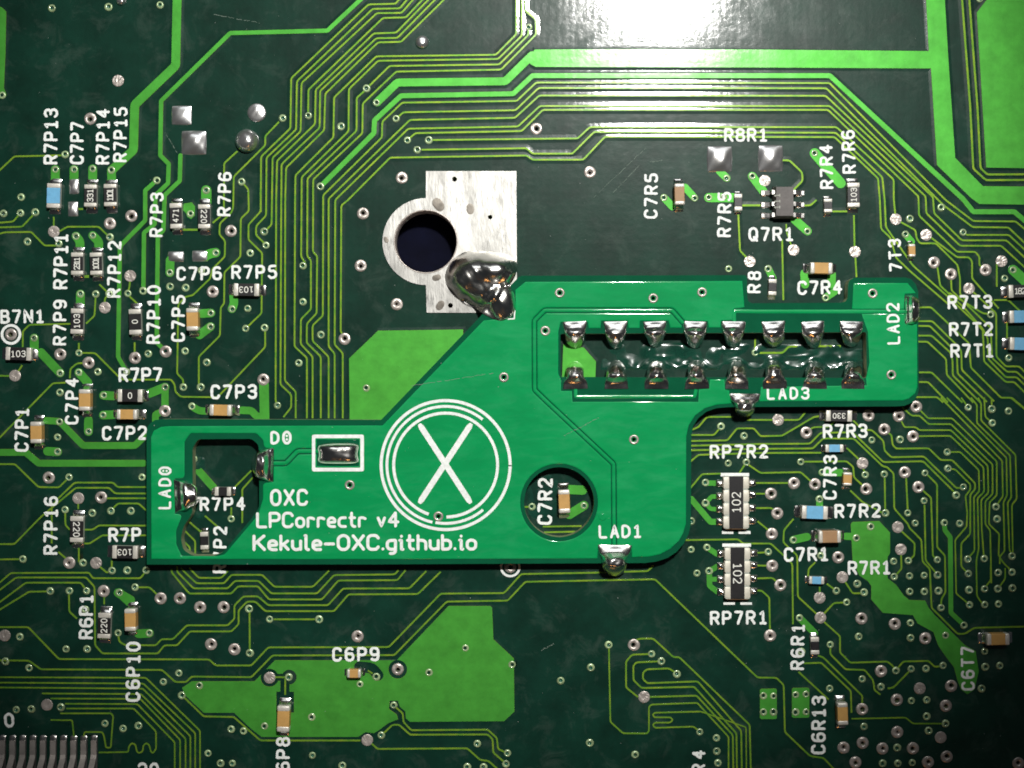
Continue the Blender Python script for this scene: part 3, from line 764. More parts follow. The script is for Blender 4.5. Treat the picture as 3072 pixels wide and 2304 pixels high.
T('530,400 635,290 735,285'); T('535,430 685,565 685,700 770,785 1080,775 1120,810 1150,845'); T('1150,845 1210,775 1420,770 1470,820 1535,812'); T('575,130 650,185'); T('715,95 790,210 870,208'); T('517,155 517,220'); T('385,790 530,785 775,1020 780,1200'); T('500,725 545,740 870,1060 868,1140'); T('605,640 605,715 730,840 890,845 960,930 970,1010 1020,1050'); T('340,860 590,1090'); T('1080,1000 1130,990 1265,850'); T('1935,-20 1935,100 1885,165', 17); T('2055,0 2055,90 2000,165', 17); T('780,1250 1230,1240 1290,1290 1540,1290', 16)
ST('350,413 475,540', 58)
TX('R6R1', 390, 848, 396, 462, 118); TX('C6R13', 567, 1548, 573, 1060, 124); TX('C6T7', 1806, 1018, 1800, 646, 116)
CH('res_small', 443, 575, 513, 717, 'tiny upright black chip resistor beside the printed R6R1')
CH('cap', 666, 1120, 754, 1306, 'tan chip capacitor beside the printed C6R13')
CH('cap', 1905, 545, 2096, 642, 'tan chip capacitor above the printed C6T7')
# ---------------------------------------------------------------- the surface below and the main circuit board
def dedup(lst, r, others=()):
    out = []
    for p in lst:
        if all((p[0] - q[0]) ** 2 + (p[1] - q[1]) ** 2 > r * r for q in out) and \
           all((p[0] - q[0]) ** 2 + (p[1] - q[1]) ** 2 > r * r for q in others):
            out.append(p)
    return out
RINGS = dedup(RINGS, 16)
DOTS = dedup(DOTS, 16, RINGS)
VIAS = dedup(VIAS, 12, RINGS + DOTS)
VIAW, RINGW, DOTW = [W(p) for p in VIAS], [W(p) for p in RINGS], [W(p) for p in DOTS]
R_VIA, R_VHOLE, R_RING, R_RHOLE, R_DOT = 30 * TPX, 14.5 * TPX, 49 * TPX, 17 * TPX, 48 * TPX

bm = box_bm(-9, -8, -0.6, 9, 8, -0.22)
bench = bm_obj('bench_top', bm, M['bench'], None)
tag(bench, 'dark bench surface seen through the round mounting hole', None, None, 'structure')

board = empty('circuit_board')
tag(board, 'large dark green printed circuit board with bright traces filling the picture', 'circuit board')

tile(760, 600)
HOLE_C, HOLE_R = P(1430, 345), 258 * TPX
plate_holes = [(P(1670, -172), 21 * TPX), (P(1965, 142), 19 * TPX), (P(1635, 875), 21 * TPX)]
hx, hy = 3.75, 2.95
holes = [circle(c, R_VHOLE, 10) for c in VIAW if abs(c[0]) < hx - .1 and abs(c[1]) < hy - .1] + [circle(c, R_RHOLE, 12) for c in RINGW] + [circle(HOLE_C, HOLE_R, 64)] + [circle(c, r, 10) for c, r in plate_holes]
v, f, fm = slab([(-hx, -hy), (hx, -hy), (hx, hy), (-hx, hy)], holes, 0.0, -0.16)
link('laminate', mesh('laminate', v, f, [M['mask'], M['aside']], fm=fm), board)

# via rings and plated holes (one shared mesh each)
def shifted(v, prof_n, n, shift, first):
    """move the inner rows of a lathed ring: drill holes are never dead centre"""
    return [(x + shift[0] * (i // n >= first), y + shift[1] * (i // n >= first), z) for i, (x, y, z) in enumerate(v)]
via_set, ring_set, dot_set = [], [], []
for k in range(5):
    fill = (-0.016, -0.012, -0.006, -0.014, -0.003)[k]
    v, f, fm = lathe([(R_VIA * 1.1, -0.001, 0), (R_VIA, 0.0042, 0), (R_VHOLE * 1.35, 0.0056, 0), (R_VHOLE * 0.98, 0.0034, 1), (R_VHOLE * 0.78, fill, 1), (R_VHOLE * .25, fill * 1.25, 1), (0.0001, fill * 1.25, 1)], 18)
    a_ = k * 1.7
    v = shifted(v, 7, 18, (R_VIA * .12 * math.cos(a_), R_VIA * .12 * math.sin(a_)), 2)
    via_set.append(mesh('via', v, f, [M['via_ring'], M['via_plug']], True, fm))
for k in range(5):
    q = (1.0, .86, 1.1, .92, .7)[k]
    v, f, fm = lathe([(R_RING * 1.05, -0.001, 0), (R_RING, 0.004, 0), (R_RING * 0.93, 0.0055, 0), (R_RING * 0.62, 0.0070, 0), (R_RHOLE * 1.1 * q, 0.0045, 0), (R_RHOLE * 0.8 * q, -0.012, 1), (R_RHOLE * 0.7 * q, -0.15, 1)], 22)
    a_ = k * 2.3
    v = shifted(v, 7, 22, (R_RING * .09 * math.cos(a_), R_RING * .09 * math.sin(a_)), 3)
    v = [(x, y, z + (.0012 * math.sin(3 * math.atan2(y, x) + k) if z > .005 else 0)) for x, y, z in v]
    ring_set.append(mesh('plated_hole', v, f, [M['tin'], M['dark_hole']], True, fm))
for k in range(4):
    v, f, fm = lathe([(R_DOT * 1.03, -0.001, 0), (R_DOT, 0.003, 0), (R_DOT * 0.93, 0.0042, 0), (R_DOT * 0.62, 0.0046, 0), (R_DOT * 0.3, 0.0042, 0), (R_DOT * 0.15, 0.0034, 0), (0.0001, 0.0032, 0)], 22)
    v = [(x, y, z + (.0007 * math.sin(2.3 * math.atan2(y, x) + k * 2 + x * 300) if z > .004 else 0)) for x, y, z in v]
    dot_set.append(mesh('test_point', v, f, [M['tin']], False, fm))
me_ring = ring_set[0]
for c in VIAW:
    o = link('via', rng.choice(via_set), board, (c[0], c[1], 0)); o.rotation_euler.z = rng.uniform(0, 6.28); q = rng.uniform(0.92, 1.06); o.scale = (q, q, 1)
for c in RINGW:
    o = link('plated_hole', rng.choice(ring_set), board, (c[0], c[1], 0)); o.rotation_euler.z = rng.uniform(0, 6.28)
for c in DOTW:
    o = link('test_point', rng.choice(dot_set), board, (c[0], c[1], 0)); o.rotation_euler.z = rng.uniform(0, 6.28)

# traces: thin ones as raised ribbons with the mask flowing up to them, wide ones as sheets punched for their vias
ROUND = [(c, R_VIA) for c in VIAW] + [(c, R_RING) for c in RINGW] + [(c, R_DOT) for c in DOTW]
def trim(p):
    for end in (0, -1):
        for _ in range(3):
            q = p[end]
            hit = None
            for c, r in ROUND:
                if (q[0] - c[0]) ** 2 + (q[1] - c[1]) ** 2 < (r * 0.93) ** 2: hit = (c, r); break
            if not hit or len(p) < 2: break
            c, r = hit
            nb = p[1] if end == 0 else p[-2]
            d = math.hypot(nb[0] - c[0], nb[1] - c[1])
            if d <= r * 0.95:
                p = p[1:] if end == 0 else p[:-1]
                if len(p) < 2: return None
                continue
            a, b = np.array(q), np.array(nb)
            for t in np.linspace(0, 1, 60):
                z = a + (b - a) * t
                if math.hypot(z[0] - c[0], z[1] - c[1]) >= r * 0.93: break
            if end == 0: p = [tuple(z)] + p[1:]
            else: p = p[:-1] + [tuple(z)]
            break
    return p
def holes_in(poly, extra=0.0):
    xs = [q[0] for q in poly]; ys = [q[1] for q in poly]
    x0, x1, y0, y1 = min(xs) - .05, max(xs) + .05, min(ys) - .05, max(ys) + .05
    out = []
    for c in VIAW:
        if x0 < c[0] < x1 and y0 < c[1] < y1: out.append(circle(c, R_VHOLE * 1.5, 10))
    for c in RINGW:
        if x0 < c[0] < x1 and y0 < c[1] < y1: out.append(circle(c, R_RHOLE * 1.6, 10))
    return out
ZC = 0.0034
SHM = [0, 0, 1, 1, 1, 0, 0]
nsheet = 0
SK = [(0.0012, 0.0017, 1), (0.011, 0.0007, 2), (0.022, -0.0002, 2)]
def sheet(name, v, f, fm):
    me = mesh(name, v, f, [M['copper'], M['trace'], M['mask']], False, fm)
    return me
for p, w in TR:
    pw = [W(q) for q in p]
    if w > 30:
        poly = buffer_poly(pw, w * TPX)
        v, f, fm = slab(poly, holes_in(poly), ZC + 0.00003 * (nsheet % 7), -0.001, skirt=SK); nsheet += 1
        link('trace', sheet('trace', v, f, fm), board)
        continue
    pw = trim(pw)
    if not pw: continue
    pw = round_corners(pw, w * TPX * 0.8)
    h = w * TPX / 2
    s = 34 * TPX
    verts, faces, fm = [], [], []
    jz = 0.00004 * rng.random()
    h = h * 0.80
    sl = [(h + s, -0.0003), (h + s * .7, 0.0001), (h + s * .35, 0.00065), (h * .9, 0.0014)]
    ribbon(pw, [(-a, z) for a, z in sl], verts, faces, fm, [0, 0, 0])
    ribbon(pw, sl[::-1], verts, faces, fm, [0, 0, 0])
    nsm = len(faces)
    ribbon(pw, [(-h, 0.0006), (-h * .92, ZC + jz), (h * .92, ZC + jz), (h, 0.0006)], verts, faces, fm, [1, 1, 1])
    me = mesh('trace', verts, faces, [M['mask'], M['trace']], False, fm)
    me.polygons.foreach_set('use_smooth', [True] * nsm + [False] * (len(faces) - nsm))
    link('trace', me, board)
for p, w in STUBS:
    poly = buffer_poly([W(q) for q in p], w * TPX)
    v, f, fm = slab(poly, holes_in(poly), ZC + 0.0003 + 0.00003 * (nsheet % 7), -0.001); nsheet += 1
    link('copper_stub', mesh('copper_stub', v, f, [M['copper'], M['trace']], fm=fm), board)
for p, hl in AREAS:
    poly = [W(q) for q in p]
    hs = holes_in(poly)
    for kind, q, r in hl:
        if kind == 'c': hs = [h for h in hs if math.hypot(np.mean(np.array(h)[:, 0]) - W(q)[0], np.mean(np.array(h)[:, 1]) - W(q)[1]) > r * TPX] + [circle(W(q), r * TPX, 28)]
        elif kind == 'b':
            hs.append(buffer_poly([W(z) for z in q], r * TPX))
        else: hs.append([W(z) for z in q])
    v, f, fm = slab(poly, hs, ZC - 0.0002, -0.001, skirt=SK)
    link('copper_area', sheet('copper_area', v, f, fm), board)

# bare solder pads
def dome_rect(name, c, w, h, hz, m, parent=None, z0=0.0, n=12, power=4.0, flat=0.6, seed=1):
    verts, faces = [], []
    for i in range(n + 1):
        for j in range(n + 1):
            a, b = 2 * i / n - 1, 2 * j / n - 1
            a2 = math.sin(a * math.pi / 2); b2 = math.sin(b * math.pi / 2)
            k = max(0.0, (1 - abs(a2) ** power) * (1 - abs(b2) ** power))
            rr = 1 - 0.05 * (a2 * a2) * (b2 * b2)
            z = z0 + hz * (k ** flat) * (1 + 0.22 * vnoise(a * 1.6 + c[0] * 9, b * 1.6 + c[1] * 9, 1.2, seed))
            verts.append((c[0] + a2 * w / 2 * rr, c[1] + b2 * h / 2 * rr, z - (0.001 if k == 0 else 0)))
    for i in range(n):
        for j in range(n):
            a = i * (n + 1) + j
            faces.append((a, a + n + 1, a + n + 2, a + 1))
    return link(name, mesh(name, verts, faces, m, True), parent)
for k, (p, w, h, hz) in enumerate(PADS):
    dome_rect('solder_pad', W(p), w / PPC, h / PPC, hz * .75, M['bright_solder'], board, 0.001, power=2.6, flat=.8, seed=k)

# tinned mounting plate round the screw hole
tile(760, 600)
arc = [P(1432 + 360 * math.cos(math.radians(a)), 345 + 360 * math.sin(math.radians(a))) for a in range(90, 271, 6)]
outline = [P(1432, -239), P(2182, -239), P(2187, 935), P(1438, 935)] + arc
v, f, fm = slab(outline, [circle(HOLE_C, HOLE_R * 0.995, 64)] + [circle(c, r, 12) for c, r in plate_holes], 0.006, -0.001)
plate = link('mounting_plate', mesh('mounting_plate', v, f, [M['plate'], M['tin']], fm=fm), board)
for x, y, r in ((1535, 40, 58), (1102, 330, 26), (1520, 645, 36), (1550, 875, 42), (1800, 75, 44)):
    c = P(x, y)
    rim = [(c[0] + r * TPX * (1 + .2 * math.cos(2 * k * math.pi / 5 + x)) * math.cos(k * math.pi / 5), c[1] + r * TPX * (1 + .2 * math.cos(2 * k * math.pi / 5 + x)) * math.sin(k * math.pi / 5), .0055) for k in range(10)]
    link('solder_spot', star_dome(rim, (c[0], c[1], .0066), soft, 6, 3, .0001, x, M['stained'], 'solder_spot'), plate)
# rim of the hole
v, f, fm = lathe([(HOLE_R * 1.03, 0.0058, 0), (HOLE_R * 1.015, 0.0085, 0), (HOLE_R * 0.992, 0.007, 0), (HOLE_R * 0.988, -0.16, 0)], 72)
link('hole_rim', mesh('hole_rim', v, f, [M['tin']], True, fm), plate, (HOLE_C[0], HOLE_C[1], 0))

# white lettering, brackets and rings
for s, a, b, h in TEXTS:
    o = link('printed_text', text_mesh('printed_text', s, a, b, h, h * 0.195, 0.0037, 0.0009, M['ink'], rag=.16), board)
    o['label'] = 'white printed letters ' + s
def ring_obj(name, c, r0, r1, z, parent, m, n=40):
    v, f, fm = lathe([(r1, z - 0.003, 0), (r1 * .99, z, 0), (r0 * 1.01, z, 0), (r0, z - 0.003, 0)], n)
    return link(name, mesh(name, v, f, m), parent, (c[0], c[1], 0))
tile(0, 600)
ring_obj('printed_ring', P(92, 1115), 63 * TPX, 86 * TPX, 0.004, board, M['ink'])
tile(1520, 1200)
fid = P(30, 1385)
ring_obj('printed_ring', fid, 66 * TPX, 86 * TPX, 0.004, board, M['ink'])
link('plated_hole', me_ring, board, (fid[0], fid[1], 0))
def bar(x0, y0, x1, y1):
    a, b = P(x0, y1), P(x1, y0)
    bm_obj('printed_bracket', box_bm(a[0], a[1], 0, b[0], b[1], 0.0045), M['ink'], board)
for x0, y0, x1, y1 in ((1775, 605, 2010, 633), (1785, 1086, 1880, 1110), (1922, 1086, 2022, 1110), (1788, 1190, 2026, 1216), (1798, 1678, 1892, 1698), (1938, 1678, 2034, 1698)):
    bar(x0, y0, x1, y1)

# scratches in the mask
def scratch(parent, z, ox, oy, x0, y0, x1, y1, seed):
    tile(ox, oy)
    r2 = random.Random(seed)
    verts, faces, fm = [], [], []
    t = 0.0
    while t < 1:
        l = r2.uniform(.04, .16)
        p = []
        for k in range(4):
            u = min(1, t + l * k / 3)
            p.append(P(x0 + (x1 - x0) * u + r2.uniform(-4, 4), y0 + (y1 - y0) * u + r2.uniform(-4, 4), z))
        w = r2.uniform(1.0, 2.2) * TPX
        ribbon(p, [(-w, z - .0003), (0, z + .0004), (w, z - .0003)], verts, faces, fm, [0, 0])
        t += l + r2.uniform(.0, .05)
    link('scratch', mesh('scratch', verts, faces, M['scuff']), parent)
M['scuff'] = mat('scuffed_mask', (0.17, 0.22, 0.18), 0.6)
scratch(board, 0.0004, 1520, 0, 720, 1640, 1150, 1230, 1)
scratch(board, 0.0004, 1520, 0, 880, 1600, 1100, 1370, 2)
scratch(board, 0.0004, 1520, 0, 1190, 1345, 1290, 1330, 3)
scratch(board, 0.0004, 0, 0, 1350, 1070, 1480, 1285, 4)
scratch(board, 0.0004, 1520, 1704, 285, 685, 390, 630, 5)
scratch(board, 0.0004, 0, 0, 1770, 120, 2150, 190, 6)
# ---------------------------------------------------------------- chip components
KINDS = {   # height, top material, body material, terminal share, name, category, group
 'res': (0.045, 'black', 'ceramic', 0.18, 'chip_resistor', 'resistor'),
 'res_blue': (0.045, 'blue', 'ceramic', 0.18, 'chip_resistor', 'resistor'),
 'res_blue_small': (0.035, 'blue', 'ceramic', 0.2, 'chip_resistor', 'resistor'),
 'res_small': (0.035, 'black', 'ceramic', 0.24, 'chip_resistor', 'resistor'),
 'cap': (0.075, None, 'tan', 0.22, 'chip_capacitor', 'capacitor'),
 'cap_brown': (0.08, None, 'brown', 0.2, 'chip_capacitor', 'capacitor'),
 'cap_small': (0.05, None, 'tan', 0.25, 'chip_capacitor', 'capacitor'),
}
def fillet_mesh(x0, x1, w, ztop, sgn, tight=1.0):
    """solder running from the chip end (x0, height ztop) down to the pad's end (x1), w wide"""
    n, m = 7, 8
    verts, faces = [], []
    for i in range(n + 1):
        t = i / n
        x = x0 + (x1 - x0) * t
        zc = 0.004 + (ztop - 0.004) * (1 - t) ** 1.9
        for j in range(m + 1):
            s = 2 * j / m - 1
            ww = w * (1 - 0.10 * t * t)
            z = zc * (1 - abs(s) ** 5 * 0.85) * (1 + 0.10 * vnoise(x * 40, s * 2, 1, x0 * 30))
            verts.append((x, s * ww / 2, max(z, 0.0008)))
    for i in range(n):
        for j in range(m):
            a = i * (m + 1) + j
            q = (a, a + m + 1, a + m + 2, a + 1)
            faces.append(q if sgn > 0 else q[::-1])
    b = len(verts)                     # end lip down to the board
    for j in range(m + 1):
        v = verts[n * (m + 1) + j]
        verts.append((v[0] + sgn * 0.003, v[1] * 1.02, -0.001))
    for j in range(m):
        a = n * (m + 1) + j
        q = (a, b + j, b + j + 1, a + 1)
        faces.append(q if sgn > 0 else q[::-1])
    return mesh('solder_fillet', verts, faces, M['solder'], True)
def parented(o, e):
    o.parent = e
for kind, a, b, label, mark, way in CHIPS:
    H, top, body, share, nm, cat = KINDS[kind]
    (ax, ay), (bx, by) = W(a, H), W(b, H)
    cx, cy = (ax + bx) / 2, (ay + by) / 2
    dx, dy = abs(bx - ax), abs(ay - by)
    horiz = dx > dy
    L_, W_ = (dx, dy) if horiz else (dy, dx)
    e = empty(nm, (cx, cy, 0))
    # wall of sideways slop: chips never sit dead square
    e.rotation_euler.z = (0 if horiz else math.pi / 2) + math.radians(rng.uniform(-2.2, 2.2))
    tag(e, label, cat, {'resistor': 'chip resistors soldered to the main board', 'capacitor': 'chip capacitors soldered to the main board'}[cat])
    t = share * L_
    bev = 0.004 if cat == 'capacitor' else 0.002
    bm_obj('body', box_bm(-L_ / 2 + t * .6, -W_ / 2 * .97, 0.006, L_ / 2 - t * .6, W_ / 2 * .97, H * .97, bev), M[body], e)
    for s in (-1, 1):
        x0, x1 = sorted((s * (L_ / 2 - t), s * L_ / 2))
        bm_obj('terminal', box_bm(x0, -W_ / 2, 0.004, x1, W_ / 2, H, 0.009 if cat == 'capacitor' else 0.004, 3), M['cap_end'], e, True)
        ext = (0.036 if 'small' not in kind else 0.022)
        link('solder_fillet', fillet_mesh(s * (L_ / 2 - 0.003), s * (L_ / 2 + ext * rng.uniform(.85, 1.15)), W_ * rng.uniform(.9, 1.0), H * rng.uniform(.45, .8), s), e)
    if top:
        bm_obj('coating', box_bm(-L_ / 2 + t * 1.02, -W_ / 2 * .985, H * .8, L_ / 2 - t * 1.02, W_ / 2 * .985, H + .0012, .002), M[top], e)
    if mark:
        mh = W_ * 0.52 * PPC
        ln = len(mark)
        mw = mh * (0.62 + 0.80 * (ln - 1)) if ln < 4 else L_ * (1 - 2 * share) * 0.9 * PPC
        mw = min(mw, L_ * (1 - 2 * share) * 0.92 * PPC)
        # lettering laid out in board pixels round the chip centre, then made local to it
        cpx = (1536 + cx * PPC, 1152 - cy * PPC)
        d = {'up': (0, -1), 'down': (0, 1), 'right': (1, 0), 'left': (-1, 0)}[way]
        u = (d[1], -d[0])
        p0 = (cpx[0] - d[0] * mw / 2 - u[0] * mh / 2, cpx[1] - d[1] * mw / 2 - u[1] * mh / 2)
        p1 = (cpx[0] + d[0] * mw / 2 - u[0] * mh / 2, cpx[1] + d[1] * mw / 2 - u[1] * mh / 2)
        me = text_mesh('printed_marking', mark, p0, p1, mh, mh * 0.15, 0.0, 0.001, M['mark'], mono=True)
        # undo the placement: text_mesh wrote world xy for z = 0
        co = np.empty(len(me.vertices) * 3); me.vertices.foreach_get('co', co); co = co.reshape(-1, 3)
        r = e.rotation_euler.z
        X, Y = co[:, 0] - cx, co[:, 1] - cy
        co[:, 0], co[:, 1] = X * math.cos(r) + Y * math.sin(r), -X * math.sin(r) + Y * math.cos(r)
        co[:, 2] += H + 0.0014
        me.vertices.foreach_set('co', co.ravel()); me.update()
        link('printed_marking', me, e)

# resistor networks
tile(1520, 1200)
def network(x0, y0, x1, y1, mark, way, lx, lys, rx, rys, label):
    H = 0.05
    (ax, ay), (bx, by) = P(x0, y0, H), P(x1, y1, H)
    cx, cy = (ax + bx) / 2, (ay + by) / 2
    e = empty('resistor_network', (cx, cy, 0))
    tag(e, label, 'resistor network', 'resistor networks soldered to the main board')
    w, h = abs(bx - ax), abs(ay - by)
    bm_obj('body', box_bm(-w / 2 * .92, -h / 2, .006, w / 2 * .92, h / 2, H * .98, .002), M['ceramic'], e)
    bm_obj('coating', box_bm(-w * .27, -h / 2 * .995, H * .9, w * .27, h / 2 * .995, H + .0012, .002), M['black'], e)
    bm_obj('end_face', box_bm(-w * .40, -h / 2 - .004, .008, w * .40, -h / 2 + .004, H * .9, .002), M['brown'], e)
    for s, X, ys in ((-1, lx, lys), (1, rx, rys)):
        for i, y in enumerate(ys):
            py = P(0, y, H)[1] - cy
            px = P(X, y)[0] - cx
            q = h / 4
            yc = h / 2 - q * (i + .5)
            bm_obj('terminal', box_bm(*sorted((s * w * .26, s * w / 2))[:1], yc - q * .44, .005, sorted((s * w * .26, s * w / 2))[1], yc + q * .44, H + .0006, .005, 3), M['netend'], e, True)
            o = dome_rect('solder_fillet', (px, P(X, y)[1] - cy), 74 * TPX, 62 * TPX, 0.022, M['solder'], e, 0.0, power=2.4, flat=.55, seed=int(y))
    cpx = (1536 + cx * PPC, 1152 - cy * PPC)
    mh, mw = w * .36 * PPC, w * .80 * PPC
    d = (0, -1) if way == 'up' else (0, 1)
    u = (d[1], -d[0])
    p0 = (cpx[0] - d[0] * mw / 2 - u[0] * mh / 2, cpx[1] - d[1] * mw / 2 - u[1] * mh / 2)
    p1 = (cpx[0] + d[0] * mw / 2 - u[0] * mh / 2, cpx[1] + d[1] * mw / 2 - u[1] * mh / 2)
    me = text_mesh('printed_marking', mark, p0, p1, mh, mh * .13, 0.0, .001, M['mark'])
    o = link('printed_marking', me, e, (-cx, -cy, H + .0014))
network(1797, 632, 2012, 1068, '102', 'up', 1768, (693, 797, 905, 1010), 2034, (688, 785, 895, 1005), 'four-way resistor network marked 102 below the printed RP7R2')
network(1808, 1222, 2022, 1652, '102', 'down', 1776, (1275, 1378, 1487, 1592), 2046, (1270, 1370, 1480, 1585), 'four-way resistor network marked 102 above the printed RP7R1')

# six-legged transistor
tile(2272, 0)
H = 0.09
(ax, ay), (bx, by) = P(163, 1556, H), P(293, 1784, H)
cx, cy = (ax + bx) / 2, (ay + by) / 2
q7 = empty('transistor', (cx, cy, 0))
tag(q7, 'dark grey six-legged transistor package above the printed Q7R1', 'transistor')
w, h = bx - ax, ay - by
bm = box_bm(-w / 2 - .016, -h / 2 - .016, .012, w / 2 + .016, h / 2 + .016, H, .002)
for v in bm.verts:
    if v.co.z > H * .6: v.co.x *= .84; v.co.y *= .90
bm_obj('body', bm, M['plastic'], q7)
for s in (-1, 1):
    for y in (1603, 1700, 1790):
        X = 70 if s < 0 else 345
        px, py = P(X, y)
        px -= cx; py -= cy
        hw = 17 * TPX
        x0 = s * (w / 2 + .008)
        path = [(x0, .05), (x0 + s * .018, .05), (x0 + s * .028, .016), (px + s * .012, .008), (px + s * .03, .008)]
        verts, faces = [], []
        for x, z in path:
            verts += [(x, py - hw, z), (x, py + hw, z), (x, py + hw, z + .009), (x, py - hw, z + .009)]
        for i in range(len(path) - 1):
            b_ = i * 4
            for k in range(4):
                q = (b_ + k, b_ + (k + 1) % 4, b_ + 4 + (k + 1) % 4, b_ + 4 + k)
                faces.append(q if s < 0 else q[::-1])
        faces += [(0, 1, 2, 3), tuple(len(verts) - 4 + k for k in (3, 2, 1, 0))]
        link('lead', mesh('lead', verts, faces, M['solder']), q7)
        dome_rect('solder_fillet', (px + s * .004, py), 84 * TPX, 56 * TPX, .014, M['solder'], q7, 0, power=2.6, seed=y)
me = text_mesh('printed_marking', '111', (1536 + (cx - .02) * PPC, 1152 - (cy - .05) * PPC), (1536 + (cx - .02) * PPC, 1152 - (cy + .05) * PPC), 18, 2.2, 0, .001, M['ceramic'])
link('printed_marking', me, q7, (-cx - .01, -cy, H + .0004))

# legs of a large chip that lies below the frame
tile(0, 1704)
ic = empty('flat_chip', (*P(360, 1900), 0))
tag(ic, 'row of tinned chip legs in the bottom corner, the chip body out of view', 'chip')
icx, icy = P(360, 1900)
ZB = 0.02
bm_obj('body', box_bm(P(-400, 1900)[0] - icx, P(0, 3000)[1] - icy, ZB, P(850, 1900)[0] - icx, P(0, 1870)[1] - icy, .25, .01), M['plastic'], ic)
for k in range(10):
    X = 22 + 84.3 * k
    px = P(X, 0)[0] - icx
    y = lambda t: P(0, t)[1] - icy
    a, b = P(X - 28, 1385), P(X + 28, 1700)
    c = ((a[0] + b[0]) / 2 - icx, (a[1] + b[1]) / 2 - icy)
    dome_rect('solder_fillet', c, 60 * TPX, (1700 - 1385) * TPX, .007, M['solder_rough'], ic, 0, power=5, flat=.6, seed=k)
    hw = 24 * TPX
    path = [(y(1430), .008), (y(1545), .009), (y(1575), .018), (y(1640), .07), (y(1700), .11), (y(1880), .12)]
    verts, faces = [], []
    for yy, z in path:
        verts += [(px - hw, yy, z - .006), (px - hw * .95, yy, z + .006), (px + hw * .95, yy, z + .006), (px + hw, yy, z - .006)]
    for i in range(len(path) - 1):
        for j in range(3):
            q = i * 4 + j
            faces.append((q, q + 4, q + 5, q + 1))
    faces.append((0, 1, 2, 3))
    link('lead', mesh('lead', verts, faces, M['tin']), ic)
# ---------------------------------------------------------------- the small emerald adapter board soldered on top
ZA = 0.10
ad = empty('adapter_board', (0, 0, 0))
tag(ad, 'small emerald green adapter board with white circled X, soldered on the main board', 'adapter board')
def seq(ox, oy, s):
    tile(ox, oy)
    return pts(s)
def toW(lst, z=ZA): return [W(q, z) for q in lst]
def ease(p, r):
    """round a closed outline's corners"""
    n = len(p); out = []
    for i in range(n):
        a, b, c = (np.array(p[(i + k) % n]) for k in (-1, 0, 1))
        la, lc = np.hypot(*(a - b)), np.hypot(*(c - b))
        t = min(r, la * .4, lc * .4)
        pa, pc = b + (a - b) / la * t, b + (c - b) / lc * t
        for u in (0, .33, .67, 1):
            out.append(tuple((1 - u) ** 2 * pa + 2 * u * (1 - u) * b + u * u * pc))
    return out
edge = (seq(0, 1200, '1217,1365 1215,262 1224,222 1250,188 1290,166 1345,158')
        + seq(760, 1200, '1060,165')
        + seq(1520, 600, '-55,795 99,640 125,628 1975,623 1993,640 1997,812 2005,838 2030,856')
        + seq(2272, 600, '690,852 730,842 748,815 752,700 765,665 800,645 1225,642 1275,655 1315,700 1335,760 1338,1580 1320,1635 1285,1680 1220,1707 1150,1712')
        + seq(1520, 1200, '1850,58 1740,68 1660,95 1590,150 1548,215 1532,290 1528,1030 1510,1110 1470,1190 1410,1260 1330,1312 1240,1340 1150,1352')
        + seq(760, 1200, '2100,1358 1000,1364'))
lad0 = ease(toW(seq(0, 1200, '1598,400 1640,325 2090,322 2146,375 2150,640 2150,890 2090,980 1850,1262 1780,1292 1600,1292 1522,1245 1500,1150 1525,1045 1592,950 1600,880')), 0.02)
head = ease(toW(seq(1520, 600, '446,1110 2982,1096 2988,1475 446,1468')), 0.012)
tile(1520, 1200)
circ = circle(P(435, 847, ZA), 290 * TPX * (CAMH - ZA) / CAMH, 56)
AV = []
for ox, oy, s in ((1520, 600, '440,770 1215,815 1620,765 320,1085'), (2272, 600, '955,775 1110,1450'), (1520, 1200, '1055,328'), (760, 1200, '800,705 1535,965'), (760, 600, '2078,1470')):
    AV += toW(seq(ox, oy, s))
RA, RAH = 42 * TPX, 21 * TPX
vh = [circle(c, RAH, 12) for c in AV]
v, f, fm = slab(toW(edge), [lad0, head, circ] + vh, ZA, 0.008, bottom=True)
link('laminate', mesh('laminate', v, f, [M['amask'], M['aside']], fm=fm), ad)

# copper pour under the mask: an outline with channels, pads and cutouts left out
pour = (seq(0, 1200, '1266,1308 1264,310 1285,262 1340,234 1400,228')
        + seq(760, 1200, '1078,222')
        + seq(1520, 600, '-185,1010 -60,1000 80,985 84,900 84,752 160,690 1943,682 1960,880 1885,890 1868,905 1863,985 1768,990 1762,1046 1685,1046 1678,995 1440,990 1440,1048 1365,1048 1350,990 1095,990 1092,1050 1020,1050 1012,990 775,990 768,1052 690,1052 682,1000 440,1000 418,1085 416,1440 440,1500 440,1595 530,1595 535,1685 1600,1685 1604,1580 1690,1575 1695,1500 1795,1500 1800,1580 1835,1590 1840,1640')
        + seq(1520, 1200, '1850,18 1740,28 1640,58 1555,120 1500,205 1478,300 1476,1020 1455,1095 1420,1160 1350,1225 1270,1268 1180,1288 1048,1292 1046,1203 746,1203 742,1302')
        + seq(760, 1200, '1000,1310'))
chan = lambda lst, w: buffer_poly(toW(lst), w * TPX)
cutA = [p for p in ease(toW(seq(0, 1200, '1520,340 1575,264 2130,264 2196,330 2200,385 2280,388 2282,690 2192,700 2194,820 2150,960 1870,1290 1810,1306 1500,1304 1452,1200 1450,1080 1498,960 1440,955 1438,640 1520,636')), 0.014)]
tile(1520, 1200)
cutB = circle(P(434, 850, ZA), 333 * TPX * (CAMH - ZA) / CAMH, 56)
tl1 = seq(1520, 600, '1465,1022 1372,915 315,915 230,1000 232,1575 340,1680') + seq(1520, 1200, '887,530 892,1215')
tl2 = seq(760, 1200, '165,525 270,525 365,425 560,425')
cutJ = ease(toW(seq(760, 1200, '515,318 888,318 888,560 515,560')), 0.008)
